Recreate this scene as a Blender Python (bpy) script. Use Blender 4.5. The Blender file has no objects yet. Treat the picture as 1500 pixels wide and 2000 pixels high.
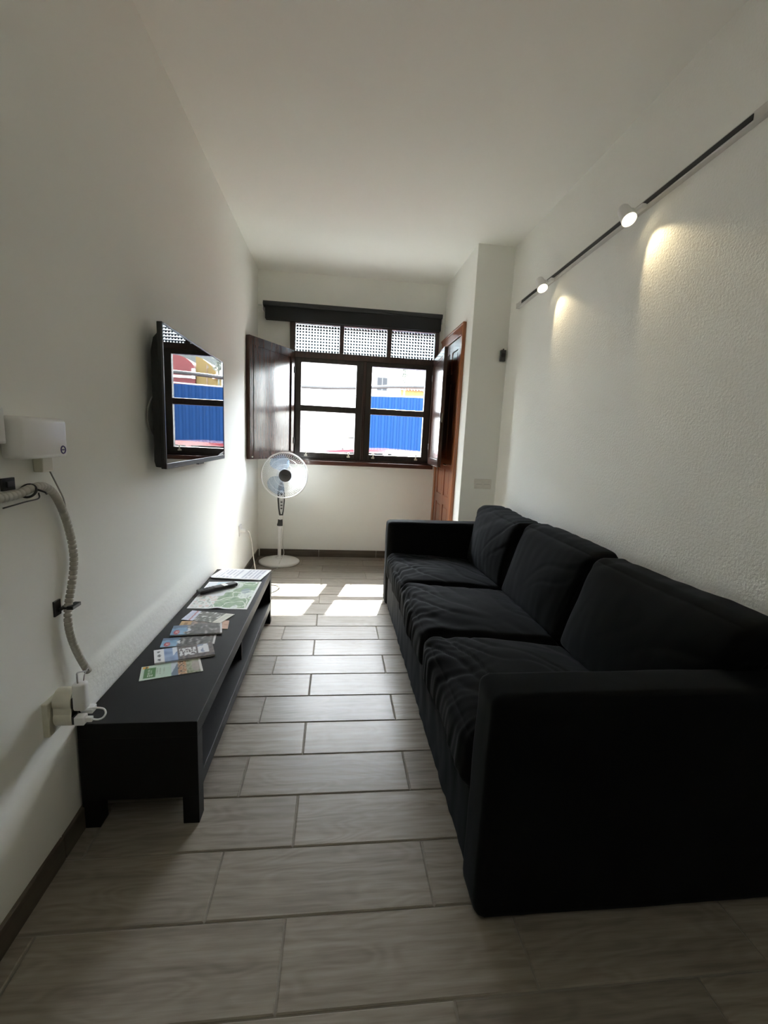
import bpy, bmesh, math, random
from mathutils import Vector, Matrix, noise
import numpy as np

C = bpy.context.scene.collection
sc = bpy.context.scene
PI = math.pi

# ---------------------------------------------------------------- camera
F_PX, YAW, PITCH, ROLL, CAM_Z = 864.15, 0.1133, -0.1618, 0.0472, 1.2493
fw = Vector((math.sin(YAW)*math.cos(PITCH), math.cos(YAW)*math.cos(PITCH), math.sin(PITCH)))
rt = fw.cross(Vector((0, 0, 1))).normalized()
up = rt.cross(fw)
rt, up = (math.cos(ROLL)*rt + math.sin(ROLL)*up), (-math.sin(ROLL)*rt + math.cos(ROLL)*up)
cam = bpy.data.cameras.new('camera')
cam.sensor_fit = 'HORIZONTAL'
cam.sensor_width = 36.0
cam.lens = F_PX/1500*36.0
cam.clip_start = 0.02
cam.clip_end = 800
co = bpy.data.objects.new('camera', cam)
C.objects.link(co)
m = Matrix((rt, up, -fw)).transposed().to_4x4()
m.translation = Vector((0, 0, CAM_Z))
co.matrix_world = m
sc.camera = co

# ---------------------------------------------------------------- sky, sun, exposure
W = bpy.data.worlds.new('sky')
sc.world = W
W.use_nodes = True
wn = W.node_tree
wn.nodes.clear()
sky = wn.nodes.new('ShaderNodeTexSky')
sky.sky_type = 'NISHITA'
sky.sun_disc = False
sky.sun_elevation = math.radians(49.7)
sky.sun_rotation = math.radians(13.7)
sky.air_density = 1.0
sky.dust_density = 0.8
sky.ozone_density = 1.0
bg = wn.nodes.new('ShaderNodeBackground')
bg.inputs['Strength'].default_value = 0.50
wo = wn.nodes.new('ShaderNodeOutputWorld')
haze = wn.nodes.new('ShaderNodeHueSaturation')            # a hazy, whitish sky all over
haze.inputs['Saturation'].default_value = 0.30
wn.links.new(sky.outputs[0], haze.inputs['Color'])
wn.links.new(haze.outputs[0], bg.inputs[0])
wn.links.new(bg.outputs[0], wo.inputs[0])

sun_dir = Vector((-0.20, -0.823, -1.0)).normalized()      # the way the light travels
sl = bpy.data.lights.new('sun', 'SUN')
sl.energy = 6.6
sl.angle = math.radians(0.6)
sl.color = (1.0, 0.995, 0.965)
so = bpy.data.objects.new('sun', sl)
C.objects.link(so)
so.rotation_euler = sun_dir.to_track_quat('-Z', 'Y').to_euler()

# added fill light behind the camera, aimed up at the ceiling
al = bpy.data.lights.new('fill_light', 'AREA')
al.shape = 'DISK'
al.size = 0.35
al.energy = 0.5
al.color = (1.0, 0.97, 0.90)
ao = bpy.data.objects.new('fill_light', al)
C.objects.link(ao)
ao.location = (-0.35, -0.75, 1.85)
ao.rotation_euler = (math.pi, 0, 0)

sc.view_settings.view_transform = 'Standard'
sc.view_settings.look = 'None'
sc.view_settings.gamma = 1.0
sc.view_settings.use_curve_mapping = False
sc.view_settings.exposure = 3.82
sc.cycles.use_denoising = True
sc.cycles.max_bounces = 14
sc.cycles.diffuse_bounces = 10
sc.cycles.glossy_bounces = 6
sc.cycles.transparent_max_bounces = 24
sc.cycles.caustics_refractive = False
sc.cycles.caustics_reflective = False
sc.cycles.sample_clamp_indirect = 6.0

# ---------------------------------------------------------------- room numbers (metres)
XL, XR, YB, ZC, XA, YK, YN = -0.778, 1.346, 4.58, 2.775, 1.0457, 3.603, -1.7


# ---------------------------------------------------------------- helpers
def mat(name, color=(.5, .5, .5), rough=.5, metal=0., spec=.5, **kw):
    m = bpy.data.materials.new(name)
    m.use_nodes = True
    b = m.node_tree.nodes['Principled BSDF']
    b.inputs['Base Color'].default_value = (*color, 1)
    b.inputs['Roughness'].default_value = rough
    b.inputs['Metallic'].default_value = metal
    b.inputs['Specular IOR Level'].default_value = spec
    for k, v in kw.items():
        b.inputs[k].default_value = v
    return m


def nodes(m):
    return m.node_tree.nodes, m.node_tree.links, m.node_tree.nodes['Principled BSDF']


def add_bump(m, scale, strength, dist=.002, detail=4, coord='Object', stretch=(1, 1, 1), rough=.6):
    n, l, b = nodes(m)
    tc = n.new('ShaderNodeTexCoord')
    mp = n.new('ShaderNodeMapping')
    mp.inputs['Scale'].default_value = stretch
    nt = n.new('ShaderNodeTexNoise')
    nt.inputs['Scale'].default_value = scale
    nt.inputs['Detail'].default_value = detail
    nt.inputs['Roughness'].default_value = rough
    bp = n.new('ShaderNodeBump')
    bp.inputs['Strength'].default_value = strength
    bp.inputs['Distance'].default_value = dist
    l.new(tc.outputs[coord], mp.inputs[0])
    l.new(mp.outputs[0], nt.inputs['Vector'])
    l.new(nt.outputs['Fac'], bp.inputs['Height'])
    l.new(bp.outputs[0], b.inputs['Normal'])
    return nt


def mottle(m, c0, c1, scale, detail=4, stretch=(1, 1, 1), coord='Object', lo=.35, hi=.65):
    n, l, b = nodes(m)
    tc = n.new('ShaderNodeTexCoord')
    mp = n.new('ShaderNodeMapping')
    mp.inputs['Scale'].default_value = stretch
    nt = n.new('ShaderNodeTexNoise')
    nt.inputs['Scale'].default_value = scale
    nt.inputs['Detail'].default_value = detail
    cr = n.new('ShaderNodeValToRGB')
    cr.color_ramp.elements[0].position = lo
    cr.color_ramp.elements[1].position = hi
    cr.color_ramp.elements[0].color = (*c0, 1)
    cr.color_ramp.elements[1].color = (*c1, 1)
    l.new(tc.outputs[coord], mp.inputs[0])
    l.new(mp.outputs[0], nt.inputs['Vector'])
    l.new(nt.outputs['Fac'], cr.inputs[0])
    l.new(cr.outputs[0], b.inputs['Base Color'])
    return cr


def attr_color(m, name='print'):
    n, l, b = nodes(m)
    a = n.new('ShaderNodeAttribute')
    a.attribute_name = name
    l.new(a.outputs['Color'], b.inputs['Base Color'])


class MB:
    """collects shapes in world coordinates, links them as ONE mesh object"""
    def __init__(self):
        self.bm = bmesh.new()

    def box(self, x0, x1, y0, y1, z0, z1, bev=0., seg=2):
        r = bmesh.ops.create_cube(self.bm, size=1)
        for v in r['verts']:
            v.co = Vector(((x0+x1)/2 + v.co.x*(x1-x0), (y0+y1)/2 + v.co.y*(y1-y0), (z0+z1)/2 + v.co.z*(z1-z0)))
        if bev > 0:
            es = list({e for v in r['verts'] for e in v.link_edges})
            bmesh.ops.bevel(self.bm, geom=es, offset=bev, segments=seg, profile=.5, affect='EDGES')
        return self

    def obox(self, c, ax, ay, az, sx, sy, sz, bev=0., seg=2):
        """oriented box, centre c, unit axes, full sizes"""
        r = bmesh.ops.create_cube(self.bm, size=1)
        c, ax, ay, az = Vector(c), Vector(ax), Vector(ay), Vector(az)
        for v in r['verts']:
            v.co = c + ax*v.co.x*sx + ay*v.co.y*sy + az*v.co.z*sz
        if bev > 0:
            es = list({e for v in r['verts'] for e in v.link_edges})
            bmesh.ops.bevel(self.bm, geom=es, offset=bev, segments=seg, profile=.5, affect='EDGES')
        bmesh.ops.recalc_face_normals(self.bm, faces=list({f for v in self.bm.verts for f in v.link_faces}))
        return self

    def cyl(self, p0, p1, r0, r1=None, seg=24, caps=True):
        p0, p1 = Vector(p0), Vector(p1)
        r1 = r0 if r1 is None else r1
        d = p1-p0
        q = d.to_track_quat('Z', 'Y').to_matrix()
        ra, rb = [], []
        for i in range(seg):
            a = 2*PI*i/seg
            u = q @ Vector((math.cos(a), math.sin(a), 0))
            ra.append(self.bm.verts.new(p0+u*r0))
            rb.append(self.bm.verts.new(p1+u*r1))
        for i in range(seg):
            j = (i+1) % seg
            self.bm.faces.new((ra[i], ra[j], rb[j], rb[i]))
        if caps:
            self.bm.faces.new(list(reversed(ra)))
            self.bm.faces.new(rb)
        return self

    def tube(self, pts, r, seg=8, closed=False, radii=None, caps=True):
        pts = [Vector(p) for p in pts]
        n = len(pts)
        rings = []
        prev = None
        for i, p in enumerate(pts):
            if closed:
                t = pts[(i+1) % n]-pts[i-1]
            else:
                t = pts[min(i+1, n-1)]-pts[max(i-1, 0)]
            t.normalize()
            if prev is None:
                a = Vector((0, 0, 1)) if abs(t.z) < .9 else Vector((1, 0, 0))
                u = t.cross(a).normalized()
            else:
                u = (prev - t*prev.dot(t)).normalized()
            prev = u
            w = t.cross(u)
            rr = radii[i] if radii else r
            rings.append([self.bm.verts.new(p+(u*math.cos(2*PI*k/seg)+w*math.sin(2*PI*k/seg))*rr) for k in range(seg)])
        for i in range(n if closed else n-1):
            a, b = rings[i], rings[(i+1) % n]
            for k in range(seg):
                kk = (k+1) % seg
                self.bm.faces.new((a[k], a[kk], b[kk], b[k]))
        if caps and not closed:
            self.bm.faces.new(list(reversed(rings[0])))
            self.bm.faces.new(rings[-1])
        return self

    def lathe(self, prof, origin, axis=(0, 0, 1), seg=32):
        """prof: (radius, height) along axis"""
        o = Vector(origin)
        q = Vector(axis).to_track_quat('Z', 'Y').to_matrix()
        rings = []
        for r, h in prof:
            if r < 1e-6:
                rings.append([self.bm.verts.new(o+q @ Vector((0, 0, h)))])
            else:
                rings.append([self.bm.verts.new(o+q @ Vector((r*math.cos(2*PI*k/seg), r*math.sin(2*PI*k/seg), h))) for k in range(seg)])
        for a, b in zip(rings, rings[1:]):
            for k in range(seg):
                kk = (k+1) % seg
                if len(a) == 1 and len(b) == 1:
                    continue
                if len(a) == 1:
                    self.bm.faces.new((a[0], b[kk], b[k]))
                elif len(b) == 1:
                    self.bm.faces.new((a[k], a[kk], b[0]))
                else:
                    self.bm.faces.new((a[k], a[kk], b[kk], b[k]))
        return self

    def prism(self, poly, axis, a0, a1, bev=0.):
        """poly in the two other axes (in order), extruded along axis index"""
        def P(u, v, w):
            c = [0, 0, 0]
            o = [i for i in range(3) if i != axis]
            c[o[0]], c[o[1]], c[axis] = u, v, w
            return Vector(c)
        A = [self.bm.verts.new(P(u, v, a0)) for u, v in poly]
        B = [self.bm.verts.new(P(u, v, a1)) for u, v in poly]
        n = len(poly)
        fs = [self.bm.faces.new(A), self.bm.faces.new(list(reversed(B)))]
        for i in range(n):
            j = (i+1) % n
            fs.append(self.bm.faces.new((A[j], A[i], B[i], B[j])))
        if bev > 0:
            es = list({e for v in A+B for e in v.link_edges})
            bmesh.ops.bevel(self.bm, geom=es, offset=bev, segments=2, profile=.5, affect='EDGES')
        bmesh.ops.recalc_face_normals(self.bm, faces=self.bm.faces[:])
        return self

    def quad(self, a, b, c, d):
        self.bm.faces.new([self.bm.verts.new(Vector(p)) for p in (a, b, c, d)])
        return self

    def build(self, name, material, parent=None, smooth=None, loc=None):
        off = Vector(loc) if loc is not None else (world_loc(parent) if parent else Vector((0, 0, 0)))
        bmesh.ops.recalc_face_normals(self.bm, faces=self.bm.faces[:])
        for v in self.bm.verts:
            v.co -= off
        me = bpy.data.meshes.new(name)
        self.bm.to_mesh(me)
        self.bm.free()
        me.materials.append(material)
        if smooth is not None:
            if smooth is True:
                me.polygons.foreach_set('use_smooth', [True]*len(me.polygons))
            else:
                me.polygons.foreach_set('use_smooth', [True]*len(me.polygons))
                me.set_sharp_from_angle(angle=math.radians(smooth))
        o = bpy.data.objects.new(name, me)
        C.objects.link(o)
        if parent:
            o.parent = parent
            if loc is not None:
                o.location = Vector(loc)-world_loc(parent)
        elif loc is not None:
            o.location = loc
        return o


def world_loc(o):
    p = Vector((0, 0, 0))
    while o:
        p += o.location
        o = o.parent
    return p


def from_np(name, verts, faces, material, parent=None, smooth=True):
    off = np.array(world_loc(parent)) if parent else np.zeros(3)
    me = bpy.data.meshes.new(name)
    me.from_pydata((np.asarray(verts)-off).tolist(), [], [list(f) for f in faces])
    me.update()
    me.materials.append(material)
    if smooth:
        me.polygons.foreach_set('use_smooth', [True]*len(me.polygons))
    o = bpy.data.objects.new(name, me)
    C.objects.link(o)
    if parent:
        o.parent = parent
    return o


def thing(name, label, cat, loc=(0, 0, 0), group=None):
    o = bpy.data.objects.new(name, None)
    o.empty_display_size = .05
    C.objects.link(o)
    o.location = loc
    return tag(o, label, cat, group)


def tag(o, label, cat, group=None):
    o['label'] = label
    o['category'] = cat
    if group:
        o['group'] = group
    return o


def struct(o, label=None):
    o['kind'] = 'structure'
    if label:
        o['label'] = label
    return o


def sroot(name, loc=(0, 0, 0), label=None):
    o = bpy.data.objects.new(name, None)
    o.empty_display_size = .05
    C.objects.link(o)
    o.location = loc
    return struct(o, label)


def sm(a, b, x):
    t = min(1, max(0, (x-a)/(b-a)))
    return t*t*(3-2*t)


def spline(pts, n=12):
    P = [Vector(p) for p in pts]
    P = [2*P[0]-P[1]] + P + [2*P[-1]-P[-2]]
    out = []
    for i in range(1, len(P)-2):
        for k in range(n):
            t = k/n
            a, b, c, d = P[i-1], P[i], P[i+1], P[i+2]
            out.append(.5*((2*b)+(c-a)*t+(2*a-5*b+4*c-d)*t*t+(3*b-a-3*c+d)*t**3))
    out.append(P[-2])
    return out


# ---------------------------------------------------------------- materials
M = {}
M['paint'] = mat('white_wall_paint', (.86, .864, .82), .75, spec=.25)
add_bump(M['paint'], 60, .10, .003, 5)
M['rough_plaster'] = mat('rough_white_plaster', (.86, .864, .822), .85, spec=.2)
add_bump(M['rough_plaster'], 95, .6, .006, 5, rough=.6)
M['ceiling'] = mat('white_ceiling_paint', (.868, .87, .832), .8, spec=.2)
M['grout'] = mat('grey_grout', (.25, .23, .20), .9, spec=.2)


def tile_material():
    m = mat('wood_look_porcelain', (.3, .26, .22), .36, spec=.34)
    n, l, b = nodes(m)
    tc = n.new('ShaderNodeTexCoord')
    oi = n.new('ShaderNodeObjectInfo')
    mul = n.new('ShaderNodeMath'); mul.operation = 'MULTIPLY'; mul.inputs[1].default_value = 37.0
    cx = n.new('ShaderNodeCombineXYZ')
    l.new(oi.outputs['Random'], mul.inputs[0])
    for i in range(3):
        l.new(mul.outputs[0], cx.inputs[i])
    add = n.new('ShaderNodeVectorMath'); add.operation = 'ADD'
    l.new(tc.outputs['Object'], add.inputs[0])
    l.new(cx.outputs[0], add.inputs[1])
    # soft streaks along the length
    mp = n.new('ShaderNodeMapping'); mp.inputs['Scale'].default_value = (1.3, 24, 1)
    l.new(add.outputs[0], mp.inputs[0])
    n1 = n.new('ShaderNodeTexNoise'); n1.inputs['Scale'].default_value = 2.2; n1.inputs['Detail'].default_value = 9; n1.inputs['Roughness'].default_value = .62
    l.new(mp.outputs[0], n1.inputs['Vector'])
    # cathedral figure
    mp2 = n.new('ShaderNodeMapping'); mp2.inputs['Scale'].default_value = (1.5, 6.0, 1)
    l.new(add.outputs[0], mp2.inputs[0])
    n2 = n.new('ShaderNodeTexNoise'); n2.inputs['Scale'].default_value = 1.3; n2.inputs['Detail'].default_value = 2
    l.new(mp2.outputs[0], n2.inputs['Vector'])
    m3 = n.new('ShaderNodeMath'); m3.operation = 'MULTIPLY'; m3.inputs[1].default_value = 105
    l.new(n2.outputs['Fac'], m3.inputs[0])
    si = n.new('ShaderNodeMath'); si.operation = 'SINE'
    l.new(m3.outputs[0], si.inputs[0])
    m4 = n.new('ShaderNodeMath'); m4.operation = 'MULTIPLY_ADD'; m4.inputs[1].default_value = .05; m4.inputs[2].default_value = 0
    l.new(si.outputs[0], m4.inputs[0])
    ad = n.new('ShaderNodeMath'); ad.operation = 'ADD'
    l.new(n1.outputs['Fac'], ad.inputs[0]); l.new(m4.outputs[0], ad.inputs[1])
    cr = n.new('ShaderNodeValToRGB')
    e = cr.color_ramp.elements
    e[0].position, e[1].position = .28, .72
    e[0].color = (.182, .157, .127, 1)
    e[1].color = (.322, .290, .246, 1)
    l.new(ad.outputs[0], cr.inputs[0])
    hs = n.new('ShaderNodeHueSaturation')
    mr = n.new('ShaderNodeMapRange'); mr.inputs['To Min'].default_value = .88; mr.inputs['To Max'].default_value = 1.1
    l.new(oi.outputs['Random'], mr.inputs[0]); l.new(mr.outputs[0], hs.inputs['Value'])
    l.new(cr.outputs[0], hs.inputs['Color'])
    l.new(hs.outputs[0], b.inputs['Base Color'])
    bp = n.new('ShaderNodeBump'); bp.inputs['Strength'].default_value = .05; bp.inputs['Distance'].default_value = .001
    l.new(ad.outputs[0], bp.inputs['Height'])
    l.new(bp.outputs[0], b.inputs['Normal'])
    return m


M['tile'] = tile_material()


def wood(name, c0, c1, rough, coat=0., stretch=(30, 30, 2.0)):
    m = mat(name, c0, rough)
    mottle(m, c0, c1, 1.6, 6, stretch, lo=.3, hi=.7)
    nodes(m)[2].inputs['Coat Weight'].default_value = coat
    nodes(m)[2].inputs['Coat Roughness'].default_value = .12
    return m


M['dark_wood'] = wood('dark_varnished_wood', (.018, .008, .006), (.050, .020, .013), .32, .5)
M['sash_wood'] = wood('grey_brown_sash_wood', (.014, .0105, .0085), (.034, .026, .020), .36, .3)
M['sill_wood'] = wood('red_brown_wood', (.05, .016, .009), (.10, .030, .016), .35, .4, (2, 30, 30))
M['shutter_wood'] = wood('shutter_wood', (.035, .015, .010), (.062, .028, .019), .24, .3)
M['door_wood'] = wood('red_brown_door_wood', (.15, .036, .012), (.27, .078, .026), .28, .5)
M['trim_wood'] = wood('orange_brown_trim_wood', (.27, .085, .028), (.42, .15, .055), .35, .4)
M['black_bench'] = mat('black_brown_foil', (.0065, .0062, .006), .55, spec=.22)
add_bump(M['black_bench'], 3, .04, .001, 6, stretch=(60, 2, 60))
M['velvet'] = mat('black_velvet', (.0028, .0031, .0035), .9, spec=.12)
nodes(M['velvet'])[2].inputs['Sheen Weight'].default_value = .045
nodes(M['velvet'])[2].inputs['Sheen Roughness'].default_value = .35
nodes(M['velvet'])[2].inputs['Sheen Tint'].default_value = (.75, .85, .95, 1)
M['white_plastic'] = mat('white_plastic', (.80, .80, .79), .35)
M['cream_plastic'] = mat('cream_plastic', (.70, .68, .58), .4)
M['black_plastic'] = mat('black_plastic', (.012, .012, .013), .4)
M['dark_grey'] = mat('dark_grey_plastic', (.05, .05, .05), .5)
M['screen'] = mat('tv_screen_glass', (.004, .004, .006), .015, spec=1.0)
nodes(M['screen'])[2].inputs['IOR'].default_value = 2.0
M['tv_black'] = mat('tv_black_plastic', (.008, .008, .009), .3)
M['tv_bezel'] = mat('tv_grey_bezel', (.06, .06, .065), .3)
M['blind'] = mat('charcoal_blind_fabric', (.013, .0135, .0145), .8)
M['blind_top'] = mat('charcoal_blind_cover', (.026, .028, .030), .6)
M['metal'] = mat('chrome', (.7, .7, .7), .2, 1.)
M['grey_rail'] = mat('white_rail', (.62, .61, .58), .4)
M['cable_white'] = mat('white_cable', (.62, .61, .58), .5)
M['cable_grey'] = mat('grey_cable', (.32, .31, .29), .5)
M['spiral'] = mat('grey_white_spiral_wrap', (.50, .48, .43), .5)
M['print'] = mat('printed_paper', (.8, .8, .8), .32)
attr_color(M['print'])
M['paper'] = mat('white_paper', (.78, .79, .80), .6)
M['purple'] = mat('dark_purple_print', (.05, .03, .16), .4)


def glass_material():
    m = bpy.data.materials.new('clear_pane_glass')
    m.use_nodes = True
    n, l = m.node_tree.nodes, m.node_tree.links
    n.clear()
    out = n.new('ShaderNodeOutputMaterial')
    t = n.new('ShaderNodeBsdfTransparent'); t.inputs[0].default_value = (.95, .965, .96, 1)
    g = n.new('ShaderNodeBsdfGlossy'); g.inputs['Roughness'].default_value = .01
    lw = n.new('ShaderNodeLayerWeight'); lw.inputs['Blend'].default_value = .5
    pw = n.new('ShaderNodeMath'); pw.operation = 'POWER'; pw.inputs[1].default_value = 5
    fr = n.new('ShaderNodeMath'); fr.operation = 'MULTIPLY_ADD'; fr.inputs[1].default_value = .9; fr.inputs[2].default_value = .04
    l.new(lw.outputs['Facing'], pw.inputs[0]); l.new(pw.outputs[0], fr.inputs[0])
    mx = n.new('ShaderNodeMixShader')
    l.new(fr.outputs[0], mx.inputs[0]); l.new(t.outputs[0], mx.inputs[1]); l.new(g.outputs[0], mx.inputs[2])
    l.new(mx.outputs[0], out.inputs[0])
    return m


def patterned_glass():
    m = bpy.data.materials.new('patterned_glass')
    m.use_nodes = True
    n, l = m.node_tree.nodes, m.node_tree.links
    n.clear()
    out = n.new('ShaderNodeOutputMaterial')
    t = n.new('ShaderNodeBsdfTranslucent'); t.inputs[0].default_value = (.80, .84, .85, 1)
    g = n.new('ShaderNodeBsdfRefraction'); g.inputs['Roughness'].default_value = .03; g.inputs['IOR'].default_value = 1.5
    g.inputs[0].default_value = (.48, .52, .525, 1)
    mx = n.new('ShaderNodeMixShader'); mx.inputs[0].default_value = .93
    l.new(t.outputs[0], mx.inputs[1]); l.new(g.outputs[0], mx.inputs[2])
    l.new(mx.outputs[0], out.inputs[0])
    return m


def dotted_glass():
    m = bpy.data.materials.new('dark_refraction_studs')
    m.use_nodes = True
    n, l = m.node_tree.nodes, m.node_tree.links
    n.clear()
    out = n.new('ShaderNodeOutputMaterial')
    t = n.new('ShaderNodeBsdfTranslucent'); t.inputs[0].default_value = (.035, .044, .046, 1)  # the relief's dark refraction, painted as a dark stud colour
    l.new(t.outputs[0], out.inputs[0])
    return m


def blade_material():
    m = bpy.data.materials.new('pale_blue_clear_plastic')
    m.use_nodes = True
    n, l = m.node_tree.nodes, m.node_tree.links
    n.clear()
    out = n.new('ShaderNodeOutputMaterial')
    t = n.new('ShaderNodeBsdfTransparent'); t.inputs[0].default_value = (.78, .88, 1, 1)
    d = n.new('ShaderNodeBsdfTranslucent'); d.inputs[0].default_value = (.22, .32, .45, 1)
    g = n.new('ShaderNodeBsdfPrincipled'); g.inputs['Base Color'].default_value = (.25, .38, .55, 1); g.inputs['Roughness'].default_value = .15
    a = n.new('ShaderNodeMixShader'); a.inputs[0].default_value = .5
    b = n.new('ShaderNodeMixShader'); b.inputs[0].default_value = .27
    l.new(d.outputs[0], a.inputs[1]); l.new(g.outputs[0], a.inputs[2])
    l.new(t.outputs[0], b.inputs[1]); l.new(a.outputs[0], b.inputs[2])
    l.new(b.outputs[0], out.inputs[0])
    return m


def emit(name, color, strength):
    m = bpy.data.materials.new(name)
    m.use_nodes = True
    n, l = m.node_tree.nodes, m.node_tree.links
    n.clear()
    out = n.new('ShaderNodeOutputMaterial')
    e = n.new('ShaderNodeEmission')
    e.inputs[0].default_value = (*color, 1)
    e.inputs[1].default_value = strength
    l.new(e.outputs[0], out.inputs[0])
    return m


M['glass'] = glass_material()
M['pglass'] = patterned_glass()
M['blade'] = blade_material()
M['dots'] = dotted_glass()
M['lamp'] = emit('lit_led_face', (1, .84, .52), .55)

# ================================================================ ROOM SHELL
# ---- floor: grout bed with every tile its own piece
fl = MB().box(XL-.1, XR+.1, YN, YB+.02, -.2, -.0034).build('floor', M['grout'])
struct(fl)
P_ROW, L_TILE, G = .2033, .607, .0042
tile_cache = {}


def tile_mesh(w, d):
    key = (round(w, 3), round(d, 3))
    if key in tile_cache:
        return tile_cache[key]
    b = bmesh.new()
    e, h = .0030, .0024
    lo = [(-w/2, -d/2), (w/2, -d/2), (w/2, d/2), (-w/2, d/2)]
    V0 = [b.verts.new((x, y, -.006)) for x, y in lo]
    V1 = [b.verts.new((x, y, -h)) for x, y in lo]
    V2 = [b.verts.new((x-math.copysign(e, x), y-math.copysign(e, y), 0)) for x, y in lo]
    b.faces.new(V2)
    for i in range(4):
        j = (i+1) % 4
        b.faces.new((V0[i], V0[j], V1[j], V1[i]))
        b.faces.new((V1[i], V1[j], V2[j], V2[i]))
    me = bpy.data.meshes.new('tile')
    b.to_mesh(me); b.free()
    me.materials.append(M['tile'])
    tile_cache[key] = me
    return me


def lay_tiles():
    k0 = int((YN-.789)/P_ROW)-1
    for k in range(k0, 20):
        y0, y1 = .789+P_ROW*k, .789+P_ROW*(k+1)
        y0, y1 = max(y0, YN), min(y1, YB-.002)
        if y1-y0 < .03:
            continue
        off = -.098 if k % 2 == 0 else -.304
        xs = []
        n = -3
        while True:
            x = off+L_TILE*n
            if x > XR+L_TILE:
                break
            xs.append(x)
            n += 1
        for a, b in zip(xs, xs[1:]):
            a2, b2 = max(a, XL), min(b, XR)
            if y0 > YK:
                b2 = min(b2, XA)
            if b2-a2 < .03:
                continue
            o = bpy.data.objects.new('tile', tile_mesh(b2-a2-G, y1-y0-G))
            C.objects.link(o)
            o.parent = fl
            o.location = ((a2+b2)/2, (y0+y1)/2, 0)


lay_tiles()

# ---- left wall with the swollen plaster low down


def left_off(y, z):
    if y < 1.42:
        zr = max(.05, .27+(y-1.016)*.47)
        soft = .05
    else:
        zr = .497-.01*(y-1.4)
        soft = .03
    amt = (.018 if y < 1.2 else .018-.012*sm(1.2, 1.5, y))*sm(2.3, 1.75, y) + .003
    g = sm(zr+.005, zr-soft, z)
    return amt*g


def left_wall():
    ys = list(np.arange(YN, 2.4, .035))+list(np.arange(2.4, YB+.101, .15))
    ys[-1] = YB+.1
    zs = list(np.arange(-.1, .62, .012))+list(np.arange(.62, ZC+.11, .18))
    zs[-1] = ZC+.1
    V, Fc = [], []
    for y in ys:
        for z in zs:
            wob = noise.noise(Vector((y*1.1, z*1.1, 3.3)))*.0016
            V.append((XL+left_off(y, z)+wob, y, z))
    n = len(zs)
    for i in range(len(ys)-1):
        for j in range(n-1):
            Fc.append((i*n+j, (i+1)*n+j, (i+1)*n+j+1, i*n+j+1))
    o = from_np('wall_left', V, Fc, M['paint'])
    bmx = bmesh.new(); bmx.from_mesh(o.data)
    r = bmesh.ops.create_cube(bmx, size=1)
    for v in r['verts']:
        v.co = Vector((XL-.16+v.co.x*.3, (YN+YB+.1)/2+v.co.y*(YB+.1-YN), (ZC)/2+v.co.z*(ZC+.2)))
    bmx.to_mesh(o.data); bmx.free()
    struct(o)


def left_paint():
    """smooth paint above, rough patched plaster in the band above the bench"""
    m = bpy.data.materials.new('white_wall_paint_left')
    m = mat('white_wall_paint_left', (.86, .864, .82), .75, spec=.25)
    n, l, b = nodes(m)
    tc = n.new('ShaderNodeTexCoord')
    sp = n.new('ShaderNodeSeparateXYZ')
    l.new(tc.outputs['Object'], sp.inputs[0])
    mz = n.new('ShaderNodeMapRange'); mz.inputs['From Min'].default_value = .50; mz.inputs['From Max'].default_value = .44
    l.new(sp.outputs['Z'], mz.inputs[0])
    my = n.new('ShaderNodeMapRange'); my.inputs['From Min'].default_value = 1.36; my.inputs['From Max'].default_value = 1.44
    l.new(sp.outputs['Y'], my.inputs[0])
    mm = n.new('ShaderNodeMath'); mm.operation = 'MULTIPLY'
    l.new(mz.outputs[0], mm.inputs[0]); l.new(my.outputs[0], mm.inputs[1])
    st = n.new('ShaderNodeMath'); st.operation = 'MULTIPLY_ADD'; st.inputs[1].default_value = .45; st.inputs[2].default_value = .09
    l.new(mm.outputs[0], st.inputs[0])
    nt = n.new('ShaderNodeTexNoise'); nt.inputs['Scale'].default_value = 60; nt.inputs['Detail'].default_value = 5
    l.new(tc.outputs['Object'], nt.inputs['Vector'])
    bp = n.new('ShaderNodeBump'); bp.inputs['Distance'].default_value = .005
    l.new(st.outputs[0], bp.inputs['Strength']); l.new(nt.outputs['Fac'], bp.inputs['Height'])
    l.new(bp.outputs[0], b.inputs['Normal'])
    return m


M['paint'] = left_paint()
left_wall()
M['paint'] = bpy.data.materials['white_wall_paint']

# ---- right wall: coarse render with gentle waves


def right_wall():
    ys = np.linspace(YN, YK+.06, 110)
    zs = np.linspace(-.1, ZC+.1, 70)
    V, Fc = [], []
    for y in ys:
        for z in zs:
            w = noise.noise(Vector((y*1.6, z*1.6, 9.1)))*.004+noise.noise(Vector((y*7, z*7, 2.1)))*.0013
            V.append((XR+w, y, z))
    n = len(zs)
    for i in range(len(ys)-1):
        for j in range(n-1):
            Fc.append((i*n+j, i*n+j+1, (i+1)*n+j+1, (i+1)*n+j))
    o = from_np('wall_right', V, Fc, M['rough_plaster'])
    bmx = bmesh.new(); bmx.from_mesh(o.data)
    r = bmesh.ops.create_cube(bmx, size=1)
    for v in r['verts']:
        v.co = Vector((XR+.17+v.co.x*.3, (YN+YB+.2)/2+v.co.y*(YB+.2-YN), ZC/2+v.co.z*(ZC+.2)))
    bmx.to_mesh(o.data); bmx.free()
    struct(o)


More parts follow.
